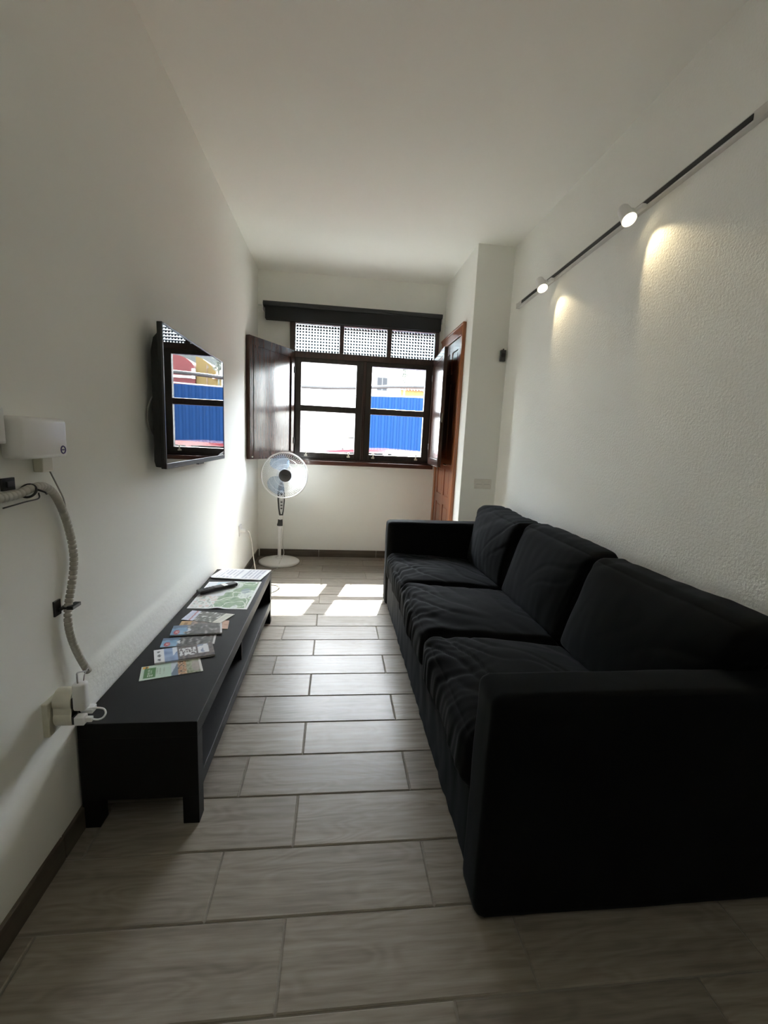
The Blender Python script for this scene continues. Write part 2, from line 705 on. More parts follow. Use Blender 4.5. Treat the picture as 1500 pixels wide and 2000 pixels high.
right_wall()
WX0, WX1, WZ0, WZ1 = -.462, .985, .985, 2.335       # window opening
wb = MB()
wb.box(XL-.2, WX0, YB, YB+.22, -.1, ZC+.1).box(WX1, XR+.2, YB, YB+.22, -.1, ZC+.1)
wb.box(WX0, WX1, YB, YB+.22, -.1, WZ0).box(WX0, WX1, YB, YB+.22, WZ1, ZC+.1)
struct(wb.build('wall_back', M['paint']))
struct(MB().box(XA, XR+.05, YK+.004, YB+.01, 0, ZC+.02, .004).build('wall_column', M['paint']))
struct(MB().box(XL-.2, XR+.2, YN-.2, YN, -.1, ZC+.1).build('wall_near', mat('grey_paint', (.35, .35, .33), .7)))
struct(MB().box(XL-.2, XR+.2, YN-.2, YB+.3, ZC, ZC+.25).build('ceiling', M['ceiling']))


struct(MB().box(XL-.4, XR+.4, YB+.2, 5.19, 2.72, 2.86, .01).build('shade_slab_1', M['paint']), 'added unseen white slab outside, shading the upper window panes')  # added out of view to darken what the patterned panes refract


M['base_tile'] = mat('brown_baseboard_tile', (.10, .082, .062), .4)
mottle(M['base_tile'], (.075, .060, .045), (.13, .108, .082), 3, 5, (1, 1, 9))


# ---- baseboards, each tile a piece
def baseboards():
    r = sroot('baseboard_left')
    y = 1.198+.0-.607*5
    while y < YB-.02:
        y1 = min(y+.607, YB-.012)
        y0 = max(y, YN+.002)
        if y1-y0 > .05:
            b = MB()
            xo = max(left_off(yy, .04) for yy in np.linspace(y0, y1, 12))
            x0 = XL+min(left_off(yy, .04) for yy in np.linspace(y0, y1, 12))-.004
            b.box(x0, XL+xo+.009, y0+.0015, y1-.0015, -.001, .075, .0015, 1)
            b.build('baseboard_tile', M['base_tile'], r)
        y += .607
    r = sroot('baseboard_back')
    x = XL+.02
    while x < XA-.02:
        x1 = min(x+.607, XA-.002)
        MB().box(x+.0015, x1-.0015, YB-.010, YB+.001, -.001, .075, .0015, 1).build('baseboard_tile', M['base_tile'], r)
        x += .607


baseboards()


# ================================================================ WINDOW
def window():
    w = sroot('window_1', ((WX0+WX1)/2, YB, WZ0), 'dark brown wooden window with three patterned top panes and two casements')
    y0, y1 = 4.548, 4.66
    fr = MB()
    fr.box(-.472, -.420, y0, y1, .975, 2.345, .004).box(.950, .990, y0, y1, .975, 2.345, .004)
    fr.box(-.472, .990, y0, y1, 2.318, 2.350, .004)
    fr.box(-.425, .955, y0+.01, y1, 2.004, 2.062, .004)                       # transom
    fr.box(.004, .046, y0+.012, y1, 2.06, 2.32, .003).box(.470, .516, y0+.012, y1, 2.06, 2.32, .003)
    fr.box(-.425, .955, y0+.01, y1, 1.000, 1.030, .003)
    fr.build('window_frame', M['dark_wood'], w)
    MB().box(-.480, .998, 4.515, y1, .968, 1.010, .005).build('sill', M['sill_wood'], w)
    # patterned panes
    for a, b in ((-.420, .004), (.046, .470), (.516, .950)):
        nx, nz = 15, 9
        cx, cz = (b-a)/nx, .256/nz
        s = 5
        V, Fc = [], []
        X = np.linspace(a, b, nx*s+1); Z = np.linspace(2.062, 2.318, nz*s+1)
        for x in X:
            for z in Z:
                u = ((x-a)/cx) % 1 - .5
                v = ((z-2.062)/cz) % 1 - .5
                d = max(0, 1-(u*u+v*v)/.2)
                V.append((x, 4.600-.0075*d**.7, z))
        n = len(Z)
        for i in range(len(X)-1):
            for j in range(n-1):
                Fc.append((i*n+j, (i+1)*n+j, (i+1)*n+j+1, i*n+j+1))
        off = len(V)
        V += [(a, 4.604, 2.062), (b, 4.604, 2.062), (b, 4.604, 2.318), (a, 4.604, 2.318)]
        Fc.append((off, off+3, off+2, off+1))
        po = from_np('pane', V, Fc, M['pglass'], w)
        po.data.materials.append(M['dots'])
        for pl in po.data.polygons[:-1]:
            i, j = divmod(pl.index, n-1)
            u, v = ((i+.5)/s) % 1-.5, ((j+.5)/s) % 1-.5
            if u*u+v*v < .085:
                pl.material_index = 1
    # two casements, closed
    ya, yb = 4.575, 4.625
    for x0, x1, pa, pb in ((-.420, .262, -.362, .181), (.262, .950, .337, .879)):
        s = MB()
        s.box(x0, pa, ya, yb, 1.03, 2.004, .004).box(pb, x1, ya, yb, 1.03, 2.004, .004)
        s.box(pa-.003, pb+.003, ya+.001, yb, 1.03, 1.090, .004).box(pa-.003, pb+.003, ya+.001, yb, 1.963, 2.004, .004)
        s.box(pa-.003, pb+.003, ya+.003, yb, 1.495, 1.555, .004)
        so_ = s.build('sash', M['sash_wood'], w)
        for z0, z1 in ((1.088, 1.497), (1.553, 1.965)):
            MB().box(pa-.002, pb+.002, 4.603, 4.607, z0, z1).build('pane', M['glass'], so_)
        for kx in (x0+.115, pb-.055):
            k = MB()
            k.box(kx-.016, kx+.016, 4.561, 4.576, 1.050, 1.066, .003).cyl((kx, 4.566, 1.064), (kx, 4.566, 1.098), .007, .0055, 12)
            k.cyl((kx, 4.566, 1.098), (kx, 4.566, 1.104), .010, .009, 12)
            kk = k.build('latch', M['cream_plastic'], so_, 40)
    MB().box(.245, .279, 4.563, 4.576, 1.03, 2.004, .004).build('meeting_strip', M['dark_wood'], w)
    # shutters, swung into the room
    for hx, hy, ex, ey, sgn in ((-.422, 4.540, -.742, 3.965, 1), (.944, 4.545, .893, 3.872, -1)):
        d = Vector((ex-hx, ey-hy, 0)); L = d.length; d.normalize()
        nrm = Vector((-d.y, d.x, 0))
        if nrm.x*sgn < 0:
            nrm = -nrm                                # faces the middle of the room
        zc, hh = (2.055+1.032)/2, 2.055-1.032
        base = Vector((hx, hy, 0))

        def piece(a, b, z0, z1, t, off, name, mt, parent, bev=.004):
            c = base+d*((a+b)/2)+nrm*off+Vector((0, 0, (z0+z1)/2))
            return MB().obox(c, d, nrm, (0, 0, 1), b-a, t, z1-z0, bev).build(name, mt, parent)
        fr = MB()
        T = .032
        for a, b, z0, z1 in ((0, .052, 1.032, 2.055), (L-.052, L, 1.032, 2.055), (.05, L-.05, 1.032, 1.092), (.05, L-.05, 1.992, 2.055)):
            c = base+d*((a+b)/2)-nrm*T/2+Vector((0, 0, (z0+z1)/2))
            fr.obox(c, d, nrm, (0, 0, 1), b-a, T, z1-z0, .004)
        sh = fr.build('shutter', M['shutter_wood'], w)
        piece(.048, L-.048, 1.088, 1.996, .012, -T/2, 'panel', M['shutter_wood'], sh, .002)
        for z in (1.2, 1.88):
            MB().cyl(base+Vector((0, -.004, z-.03)), base+Vector((0, -.004, z+.03)), .006, seg=10).build('hinge', M['dark_grey'], sh, 40)
        if sgn < 0:
            p = base+d*(L+.003)-nrm*.016
            MB().box(p.x-.004, p.x+.004, p.y-.004, p.y+.004, 1.42, 1.50, .002).build('handle', M['metal'], sh)
        else:
            p = base+d*(L-.03)+nrm*.002+Vector((0, 0, 1.048))
            MB().cyl(p-nrm*.004, p+nrm*.004, .006, seg=10).build('catch', M['cream_plastic'], sh, 40)


window()


# ================================================================ ROLLER BLIND
def blind():
    r = thing('roller_blind', 'charcoal roller blind rolled up in its cassette above the window', 'blind', (.14, 4.5, 2.33))
    b = MB()
    prof = [(4.485, 2.44), (4.478, 2.455), (4.482, 2.474), (4.497, 2.482), (4.575, 2.482), (4.575, 2.44)]
    b.prism([(y, z) for y, z in prof], 0, -.718, .996)
    b.build('cassette', M['blind_top'], r, 40)
    MB().box(-.700, .990, 4.500, 4.572, 2.325, 2.442, .004).build('fascia', M['blind'], r)
    for x in (-.724, .996):
        MB().box(x, x+.007, 4.478, 4.579, 2.40, 2.486, .002).build('bracket', M['white_plastic'], r)
    MB().cyl((-.765, 4.53, 2.447), (-.722, 4.53, 2.447), .006, seg=10).build('pin', M['metal'], r, 40)


blind()


# ================================================================ DOOR in the column's side
def door():
    r = sroot('door_1', (XA, 4.2, 0), 'red-brown panelled wooden door in the side of the column')
    tr = MB()
    xo = XA-.022
    tr.box(xo, XA+.004, 3.792, 3.868, 0, 2.235, .006).box(xo, XA+.004, 4.515, 4.578, 0, 2.235, .006)
    tr.box(xo, XA+.004, 3.866, 4.517, 2.155, 2.235, .006)
    tr.box(xo-.008, XA, 3.780, 3.800, 0, 2.247, .005).box(xo-.008, XA, 3.782, 4.578, 2.228, 2.247, .005)
    tr.build('door_frame', M['trim_wood'], r)
    x0 = XA-.012
    leaf = MB()
    ya, yb = 3.872, 4.511
    cols = [(ya+.085, (ya+yb)/2-.035), ((ya+yb)/2+.035, yb-.085)]
    rows = [(.14, .66), (.75, 1.0), (1.10, 1.78), (1.87, 2.06)]
    leaf.box(x0, XA+.006, ya, ya+.09, .005, 2.152, .003).box(x0, XA+.006, yb-.09, yb, .005, 2.152, .003)
    leaf.box(x0, XA+.006, (ya+yb)/2-.04, (ya+yb)/2+.04, .1, 2.1, .003)
    zz = [.005, .14, .66, .75, 1.0, 1.10, 1.78, 1.87, 2.06, 2.152]
    for a, b in zip(zz[::2], zz[1::2]):
        leaf.box(x0+.0005, XA+.006, ya+.08, yb-.08, a, b, .003)
    lf = leaf.build('door_leaf', M['door_wood'], r)
    for c0, c1 in cols:
        for z0, z1 in rows:
            p = MB()
            p.box(XA-.003, XA+.006, c0-.006, c1+.006, z0-.006, z1+.006)
            p.box(XA-.009, XA, c0+.022, c1-.022, z0+.022, z1-.022, .004)
            p.build('panel', M['door_wood'], lf)
    h = MB()
    h.cyl((x0, 3.925, 1.05), (x0-.04, 3.925, 1.05), .008, seg=12).tube([(x0-.04, 3.92, 1.05), (x0-.04, 4.03, 1.05)], .008, 10)
    h.build('door_handle', M['metal'], r, 40)


door()


# ================================================================ SOFA
def cushion(name, lo, hi, rad, parent, wr, lean=0., n=56, puff=(0, 0, 0), crown=.6, flare=(0, 0)):
    """rounded box lo..hi with puffed faces and a wrinkle function wr(p, nrm) -> outward shift"""
    bm = bmesh.new()
    bmesh.ops.create_cube(bm, size=2)
    bmesh.ops.subdivide_edges(bm, edges=bm.edges[:], cuts=n, use_grid_fill=True)
    lo, hi = Vector(lo), Vector(hi)
    c, h = (lo+hi)/2, (hi-lo)/2
    for v in bm.verts:
        u = v.co.copy()
        p = Vector((u.x*h.x, u.y*h.y, u.z*h.z))
        core = Vector([max(-(h[i]-rad), min(h[i]-rad, p[i])) for i in range(3)])
        d = p-core
        nr = d.normalized() if d.length > 1e-7 else Vector((0, 0, 1))
        q = core+nr*rad
        # puff each face outward in its middle
        for i in range(3):
            j, k = [t for t in range(3) if t != i]
            f = max(0, 1-abs(u[j])**2.2)*max(0, 1-abs(u[k])**2.2)
            if abs(u[i]) > .5:
                q[i] += math.copysign(puff[i]*f**crown*(abs(u[i])-.5)*2, u[i])
        q += nr*wr(c+q, nr, u)
        q.x += lean*(q.z+h.z)
        q.y += flare[0 if u.y < 0 else 1]*abs(u.y)*sm(-.2, .9, u.z)
        v.co = c+q
    off = world_loc(parent)
    for v in bm.verts:
        v.co -= off
    me = bpy.data.meshes.new(name)
    bm.to_mesh(me); bm.free()
    me.materials.append(M['velvet'])
    me.polygons.foreach_set('use_smooth', [True]*len(me.polygons))
    o = bpy.data.objects.new(name, me)
    C.objects.link(o)
    o.parent = parent
    return o


def ridge(v, s):
    """sharp creases between soft pillows, -1..0"""
    a = abs(noise.noise(v*s))
    return -max(0, 1-a*5)


def nz(x, y, z):
    return noise.noise(Vector((x, y, z)))


def sofa():
    r = thing('sofa', 'long black velvet three-seat sofa standing against the right wall', 'sofa', (.9, 2.14, 0))

    def wr_arm(p, nr, u):
        return .0025*nz(p.x*5, p.y*5, p.z*5)+.0012*nz(p.x*18, p.y*18, p.z*10)
    cushion('arm', (.399, .936, .002), (1.325, 1.082, .646), .030, r, wr_arm, n=34, puff=(.003, .006, .006))
    cushion('arm', (.400, 3.196, .002), (1.325, 3.342, .648), .028, r, wr_arm, n=34, puff=(.003, .005, .004))

    def wr_base(p, nr, u):
        if nr.x < -.4:
            return .004*nz(p.y*26+nz(p.y*4, p.z*4, 0)*2, p.z*2.2, 1.3)+.003*ridge(Vector((p.y*6, p.z*1.2, 4.4)), 1.6)
        return 0
    cushion('base', (.415, 1.075, .004), (1.30, 3.205, .262), .015, r, wr_base, n=70)
    cushion('back_frame', (1.225, 1.075, .25), (1.332, 3.205, .675), .03, r, wr_arm, n=24)
    spans = [(1.086, 1.790), (1.790, 2.492), (2.492, 3.194)]
    for i, (a, b) in enumerate(spans):
        sd = 11.7*i+2

        def wr_seat(p, nr, u, sd=sd, i=i):
            fr = max(0, 1-(p.x-.39)/.34)                # stronger near the front edge
            side = max(0, abs(u.y)-.4)/.6
            w = nz(p.x*3.2+sd, p.y*3.2, sd)*.010 + nz(p.x*8+sd, p.y*8, p.z*4)*.004
            # gathers running over the front edge
            t = p.y*30+nz(p.x*5+sd, p.y*3, p.z*3)*3.2
            g = nz(t, p.x*3+sd, p.z*3)
            w += .0065*g*(.15+fr**1.2)*(1-.3*side)
            # diagonal pulls
            t2 = (p.y*.8+p.x)*13+nz(p.x*4, p.y*4, sd)*1.6
            w += .010*ridge(Vector((t2*.5, (p.y-p.x)*1.1+sd, 0)), .9)*(.35+.65*fr)
            return w
        o = cushion('seat_cushion', (.396, a+.003, .235), (1.06, b-.003, .425), .05, r, wr_seat, n=88, puff=(.012, 0, .035), crown=.75)
        # the seat drops a little to the back
        for v in o.data.vertices:
            if v.co.z > .3:
                v.co.z -= .045*max(0, (v.co.x+.9-.45)/.6)

        def wr_back(p, nr, u, sd=sd):
            w = nz(p.x*3+sd, p.y*3, p.z*3)*.010
            t = (p.z*1.0+p.y*.6)*16+nz(p.y*4+sd, p.z*3, 0)*1.8
            w += .007*ridge(Vector((t*.45, (p.y-p.z)*1.6+sd, 1.7)), .9)*max(0, u.z*.7+.3)
            w += .0022*nz(p.y*22, p.z*7+sd, 0)
            return w
        cushion('back_cushion', (1.010, a+.006, .372), (1.165 if i < 2 else 1.195, b-.006, .795 if i else .785), .040, r, wr_back, lean=(.31, .30, .17)[i], n=72, puff=(.052, .004, .012), crown=.7, flare=((-.075, .004), (-.010, .010), (-.012, .030))[i])


sofa()

# ================================================================ TV BENCH
BX0, BX1, BY0, BY1 = -.754, -.404, 1.300, 2.905


def bench():
    r = thing('tv_bench', 'long low black-brown TV bench with an open shelf along the left wall', 'tv bench', ((BX0+BX1)/2, (BY0+BY1)/2, 0))
    k = M['black_bench']
    MB().box(BX0, BX1, BY0, BY1, .308, .360, .0018).build('top', k, r)
    MB().box(BX0+.001, BX1-.001, BY0+.048, BY1-.048, .100, .150, .0018).build('shelf', k, r)
    for a, b in ((BY0, BY0+.05), (BY1-.05, BY1)):
        MB().box(BX0, BX1, a, b, .096, .3085, .0015).build('side_panel', k, r)
        for x in (BX0, BX1-.05):
            MB().box(x, x+.05, a, b, 0, .0975, .0015).build('leg', k, r)
    MB().box(BX0+.01, BX1-.028, 2.085, 2.105, .149, .309).build('divider', k, r)
    MB().box(BX0+.002, BX0+.008, BY0+.05, BY1-.05, .15, .309).build('back_panel', k, r)


bench()


# ---------------------------------------------------------------- printed matter
def sheet(name, quad, z, t, paint, nu, nv, label, cat, group=None, wave=None, zc=None):
    """thin slab on the quad (4 xy corners: near-left, far-left, far-right, near-right); u runs left to right, v near to far"""
    q = [Vector((x, y, 0)) for x, y in quad]
    c = sum(q, Vector())/4
    me = bpy.data.meshes.new(name)
    V, Fc, col = [], [], []
    for i in range(nu+1):
        for j in range(nv+1):
            u, v = i/nu, j/nv
            p = q[0]*(1-u)*(1-v)+q[1]*(1-u)*v+q[2]*u*v+q[3]*u*(1-v)
            dz = wave(u, v) if wave else 0
            V.append((p.x-c.x, p.y-c.y, t+dz))
            col.append(paint(u, v))
    n1 = nv+1
    for i in range(nu):
        for j in range(nv):
            Fc.append((i*n1+j, (i+1)*n1+j, (i+1)*n1+j+1, i*n1+j+1))
    # border down to the table, and bottom
    border = [(i, 0) for i in range(nu+1)]+[(nu, j) for j in range(1, nv+1)]+[(i, nv) for i in range(nu-1, -1, -1)]+[(0, j) for j in range(nv-1, 0, -1)]
    base = len(V)
    for i, j in border:
        p = V[i*n1+j]
        V.append((p[0], p[1], p[2]-t))
        col.append((.75, .75, .74))
    nb = len(border)
    for k in range(nb):
        a, b = border[k], border[(k+1) % nb]
        Fc.append((a[0]*n1+a[1], base+k, base+(k+1) % nb, b[0]*n1+b[1]))
    me.from_pydata(V, [], Fc)
    me.update()
    ca = me.color_attributes.new('print', 'FLOAT_COLOR', 'POINT')
    ca.data.foreach_set('color', [x for cc in col for x in (*cc, 1)])
    me.materials.append(M['print'])
    o = bpy.data.objects.new(name, me)
    C.objects.link(o)
    o.location = (c.x, c.y, z)
    tag(o, label, cat, group)
    return o


def mixc(a, b, t):
    return tuple(a[i]*(1-t)+b[i]*t for i in range(3))


def in_ell(u, v, cu, cv, ru, rv):
    return ((u-cu)/ru)**2+((v-cv)/rv)**2 < 1


def p_green(u, v):                                   # nearest brochure
    if u > .965:
        return (.72, .72, .70)
    if .06 < u < .24 and .10 < v < .80 and not (.10 < u < .20 and (.18 < v < .30)):
        if .12 < u < .145 and .3 < v < .75 and int(v*20) % 2:
            return (.7, .75, .65)
        if .17 < u < .185 and .35 < v < .7 and int(v*22) % 2:
            return (.6, .7, .55)
        return (.06, .19, .05)
    if .10 < u < .20 and .18 < v < .30:
        return (.75, .80, .70) if int(u*60) % 2 else (.06, .19, .05)
    if .02 < u < .11 and .82 < v < .98:
        return (.75, .38, .02) if int(u*40) % 3 else (.15, .10, .02)
    if u < .5:
        for cu in (.27, .32, .37):
            if abs(u-cu) < .008 and .25 < v < .75 and nz(u*3, v*60, 1) > -.1:
                return (.33, .42, .34)
        return mixc((.60, .69, .60), (.42, .60, .50), u*1.6+.2*nz(u*6, v*6, 2))
    if u < .60:
        return (.12, .17, .24) if v < (u-.47)*7 else (.55, .62, .68)
    if u < .74:
        n = nz(u*30, v*9, 4)
        return (.42, .20, .09) if n > .05 else ((.10, .05, .03) if n < -.2 else (.55, .40, .25))
    if in_ell(u, v, .90, .5, .07, .42):
        return mixc((.30, .27, .24), (.45, .40, .38), .5+.5*nz(u*20, v*5, 5))
    return mixc((.16, .20, .11), (.42, .44, .33), .5+nz(u*22, v*6, 8))


def p_plaza(u, v):                                   # white left block, photo with white shapes
    if u < .16:
        if in_ell(u, v, .08, .2, .025, .09) or in_ell(u, v, .08, .5, .03, .1) or in_ell(u, v, .075, .8, .025, .06):
            return (.15, .16, .18)
        return (.74, .75, .77)
    if u < .38:
        if v > .55+.25*math.sin(u*18) and u > .3:
            return (.70, .74, .80)
        return mixc((.17, .26, .47), (.30, .40, .60), .5+nz(u*9, v*4, 1))
    if .42 < u < .70 and .22 < v < .80:
        n = nz(u*26, v*7, 3)
        if .5 < v < .62 and .48 < u < .66:
            return (.72, .72, .72) if int(u*45) % 2 else (.08, .08, .09)
        return (.70, .71, .72) if n > -.05 else (.14, .12, .13)
    if .72 < u < .92 and .28 < v < .92:
        return (.74, .75, .77) if nz(u*12, v*4, 6) > -.25 else (.28, .33, .45)
    return mixc((.06, .05, .06), (.17, .14, .13), .5+nz(u*20, v*6, 7))


def p_night(seed):
    def f(u, v):                                     # blue left end with a red round badge, dark photo
        if in_ell(u, v, .11, .26, .055, .24):
            if in_ell(u, v, .095, .27, .016, .12) and not in_ell(u, v, .092, .27, .008, .05):
                return (.7, .62, .6)
            if .115 < u < .145 and (abs(v-.2) < .04 or abs(v-.34) < .04):
                return (.7, .62, .6)
            return (.42, .03, .045)
        edge = .30+.10*nz(v*3, seed, 1)
        if u < edge:
            if v > .72+.2*nz(u*9, seed, 2):
                return (.10, .16, .26)
            return mixc((.12, .26, .43), (.22, .38, .55), .5+nz(u*8, v*3, seed))
        if in_ell(u, v, edge+.03, .45, .03, .2):
            return (.62, .66, .70)
        if u > .965:
            return (.70, .71, .72)
        n = nz(u*14, v*4, seed+4)
        return (.30, .29, .28) if n > .28 else mixc((.035, .035, .038), (.15, .14, .14), .5+n)
    return f


def p_brown(u, v):
    if u < .22:
        return (.50, .32, .14) if not (.08 < u < .16 and .3 < v < .8) else (.28, .15, .05)
    if u > .86:
        return mixc((.48, .28, .19), (.60, .38, .27), .5+nz(u*9, v*6, 3))
    n = nz(u*11, v*4, 2.2)
    return (.45, .33, .26) if n > .3 else mixc((.09, .08, .075), (.22, .20, .18), .5+n)


def p_news(u, v):
    if u < .30-.08*v:
        if abs(u-.20+.06*v) < .018:
            return (.42, .16, .20)
        if .06 < u < .14 and int(v*16) % 2:
            return (.40, .43, .58)
        return (.62, .65, .76)
    if u > .80:
        return (.66, .65, .58) if not (.84 < u < .93 and int(v*14) % 2) else (.52, .51, .46)
    n = nz(u*18, v*7, 5.1)
    return (.62, .63, .60) if n > .33 else mixc((.06, .06, .055), (.20, .20, .18), .5+n)


def p_map(u, v):
    if u < .03 or u > .965 or v < .03 or v > .975:
        return (.78, .80, .80)
    road = abs(nz(u*3.1, v*3.4, 1.2)) < .035 or abs(nz(u*4.4+7, v*4.6, 5.2)) < .03
    if u < .46 and v > .42:
        if abs(u-.3) < .12 and v > .78:
            return (.50, .66, .74)
        return (.62, .68, .74) if int(v*40) % 3 == 0 and u < .4 and v > .55 else (.74, .77, .80)
    if u < .40:
        n = nz(u*18, v*16, 2)
        return (.40, .43, .40) if n > .25 else ((.66, .56, .52) if n < -.25 else (.70, .73, .71))
    green = nz(u*3.3, v*3.0, 8.8)
    if road:
        return (.74, .78, .72)
    if in_ell(u, v, .80, .62, .08, .10):
        return (.25, .33, .36)
    if green > -.16:
        c = mixc((.19, .30, .19), (.30, .42, .27), .5+nz(u*14, v*14, 3))
        return c
    n = nz(u*24, v*24, 4)
    return (.42, .47, .45) if n > .2 else (.62, .69, .64)


def p_text(u, v):
    if u < .06 or u > .95 or v < .10 or v > .92:
        return (.79, .80, .82)
    # lines of print run across the bench
    row = int(u*26)
    if row % 2 and nz(row*1.7, v*9, 2) > -.25 and not (.48 < u < .53):
        return (.46, .48, .56)
    return (.77, .78, .81)


ZT = .3602
sheet('brochure', [(-.674, 1.537), (-.704, 1.634), (-.512, 1.702), (-.472, 1.603)], ZT, .0016, p_green, 64, 24,
      'pale green brochure with a dark green label, nearest the front of the bench', 'brochure', 'brochures laid out along the bench')
sheet('brochure', [(-.665, 1.652), (-.708, 1.757), (-.500, 1.832), (-.460, 1.722)], ZT, .0075, p_plaza, 64, 24,
      'thick brochure with a white left block and blue photo, second from the front', 'brochure', 'brochures laid out along the bench')
sheet('brochure', [(-.699, 1.796), (-.715, 1.878), (-.504, 1.913), (-.490, 1.826)], ZT, .0020, p_night(3.), 64, 20,
      'blue brochure with a red round badge, lying flat third from the front', 'brochure', 'brochures laid out along the bench')
sheet('brochure', [(-.695, 1.896), (-.712, 1.992), (-.508, 2.027), (-.481, 1.920)], ZT+.003, .0058, p_night(9.), 64, 20,
      'blue brochure with a red round badge, overlapping the brown leaflet behind it', 'brochure', 'brochures laid out along the bench')
sheet('leaflet', [(-.693, 1.980), (-.699, 2.060), (-.484, 2.068), (-.470, 1.975)], ZT, .0022, p_brown, 56, 18,
      'brown leaflet half hidden between a blue brochure and the newspaper leaflet', 'leaflet', 'brochures laid out along the bench')
sheet('leaflet', [(-.707, 2.075), (-.690, 2.187), (-.474, 2.141), (-.518, 2.032)], ZT+.0024, .0016, p_news, 56, 24,
      'dark leaflet with a lilac left end and white strip, beside the map', 'leaflet', 'brochures laid out along the bench')
sheet('folded_map', [(-.729, 2.222), (-.733, 2.642), (-.428, 2.655), (-.430, 2.212)], ZT, .0008, p_map, 90, 110,
      'open white and green tourist map lying flat under the black remote', 'map',
      wave=lambda u, v: .006*math.exp(-((u-.5)/.10)**2)*(1-.6*v))
for i, (a, dx, dy) in enumerate(((0, 0, 0), (.6, .004, -.004), (-.8, -.005, .003), (1.2, .006, -.008))):
    qd = [(-.745, 2.715), (-.711, 2.895), (-.405, 2.880), (-.446, 2.672)]
    cx, cy = -.577, 2.79
    ca, sa = math.cos(a*.02), math.sin(a*.02)
    qd = [(cx+(x-cx)*ca-(y-cy)*sa+dx, cy+(x-cx)*sa+(y-cy)*ca+dy) for x, y in qd]
    sheet('paper_sheet', qd, ZT+i*.0022, .0018, p_text, 70, 40,
          ('printed white sheet at the bottom of the stack at the far bench end',
           'printed white sheet second from the bottom of the far stack',
           'printed white sheet just under the top one of the far stack',
           'white sheet with rows of print on top of the far stack')[i], 'paper', 'printed sheets stacked at the far bench end')


def remote():
    a, b = Vector((-.730, 2.415, 0)), Vector((-.562, 2.572, 0))
    d = (b-a).normalized(); nrm = Vector((-d.y, d.x, 0)); L = (b-a).length
    c = (a+b)/2
    r = thing('remote_control', 'black remote control lying across the open map', 'remote', (c.x, c.y, ZT))
    z0 = ZT+.0068
    MB().obox(c+Vector((0, 0, z0+.0095)), d, nrm, (0, 0, 1), L, .046, .019, .006, 3).build('body', M['black_plastic'], r, 40)
    p = a+d*(L*.68)
    MB().obox(p+Vector((0, 0, z0+.0192)), d, nrm, (0, 0, 1), .026, .042, .002).build('button_strip', M['white_plastic'], r)
    for i in range(5):
        for j in range(3):
            q = a+d*(.02+i*.018)+nrm*((j-1)*.012)
            MB().obox(q+Vector((0, 0, z0+.0195)), d, nrm, (0, 0, 1), .009, .007, .002, .0008).build('button', M['dark_grey'], r)


remote()


# ================================================================ TV
def tv():
    y0, y1, z0, z1, xs = 1.930, 2.902, 1.086, 1.670, -.700
    r = thing('television', 'flat black television on the left wall reflecting the window', 'television', (XL, (y0+y1)/2, z0))
    MB().box(xs-.020, xs-.003, y0, y1, z0, z1, .003).build('housing', M['tv_black'], r)
    b = MB()
    b.prism([(xs-.019, z0+.004), (xs-.046, z0+.006), (xs-.050, z0+.03), (xs-.050, z1-.11), (xs-.040, z1-.06), (xs-.019, z1-.035)], 1, y0+.012, y1-.012, .004)
    b.build('back_cover', M['tv_black'], r)
    MB().box(xs-.004, xs, y0+.008, y1-.008, z0+.022, z1-.008).build('screen', M['screen'], r)
    f = MB()
    f.box(xs-.006, xs+.002, y0, y0+.009, z0, z1, .001).box(xs-.006, xs+.002, y1-.009, y1, z0, z1, .001)
    f.box(xs-.006, xs+.002, y0, y1, z1-.009, z1, .001).box(xs-.006, xs+.003, y0, y1, z0, z0+.023, .001)
    f.build('bezel', M['tv_bezel'], r)
    MB().box(xs-.012, xs+.002, 2.37, 2.46, z0-.006, z0+.002, .001).build('sensor_strip', M['dark_grey'], r)
    MB().box(XL-.004, xs-.045, 2.25, 2.58, 1.25, 1.50, .002).build('wall_mount', M['black_plastic'], r)
    cab = spline([(xs-.045, 2.02, 1.415), (-.758, 1.985, 1.395), (-.768, 1.945, 1.335), (-.768, 1.935, 1.275), (-.762, 1.965, 1.225), (xs-.047, 2.02, 1.215)], 8)
    MB().tube(cab, .0035, 8).build('cable', M['cable_grey'], r, True)


tv()


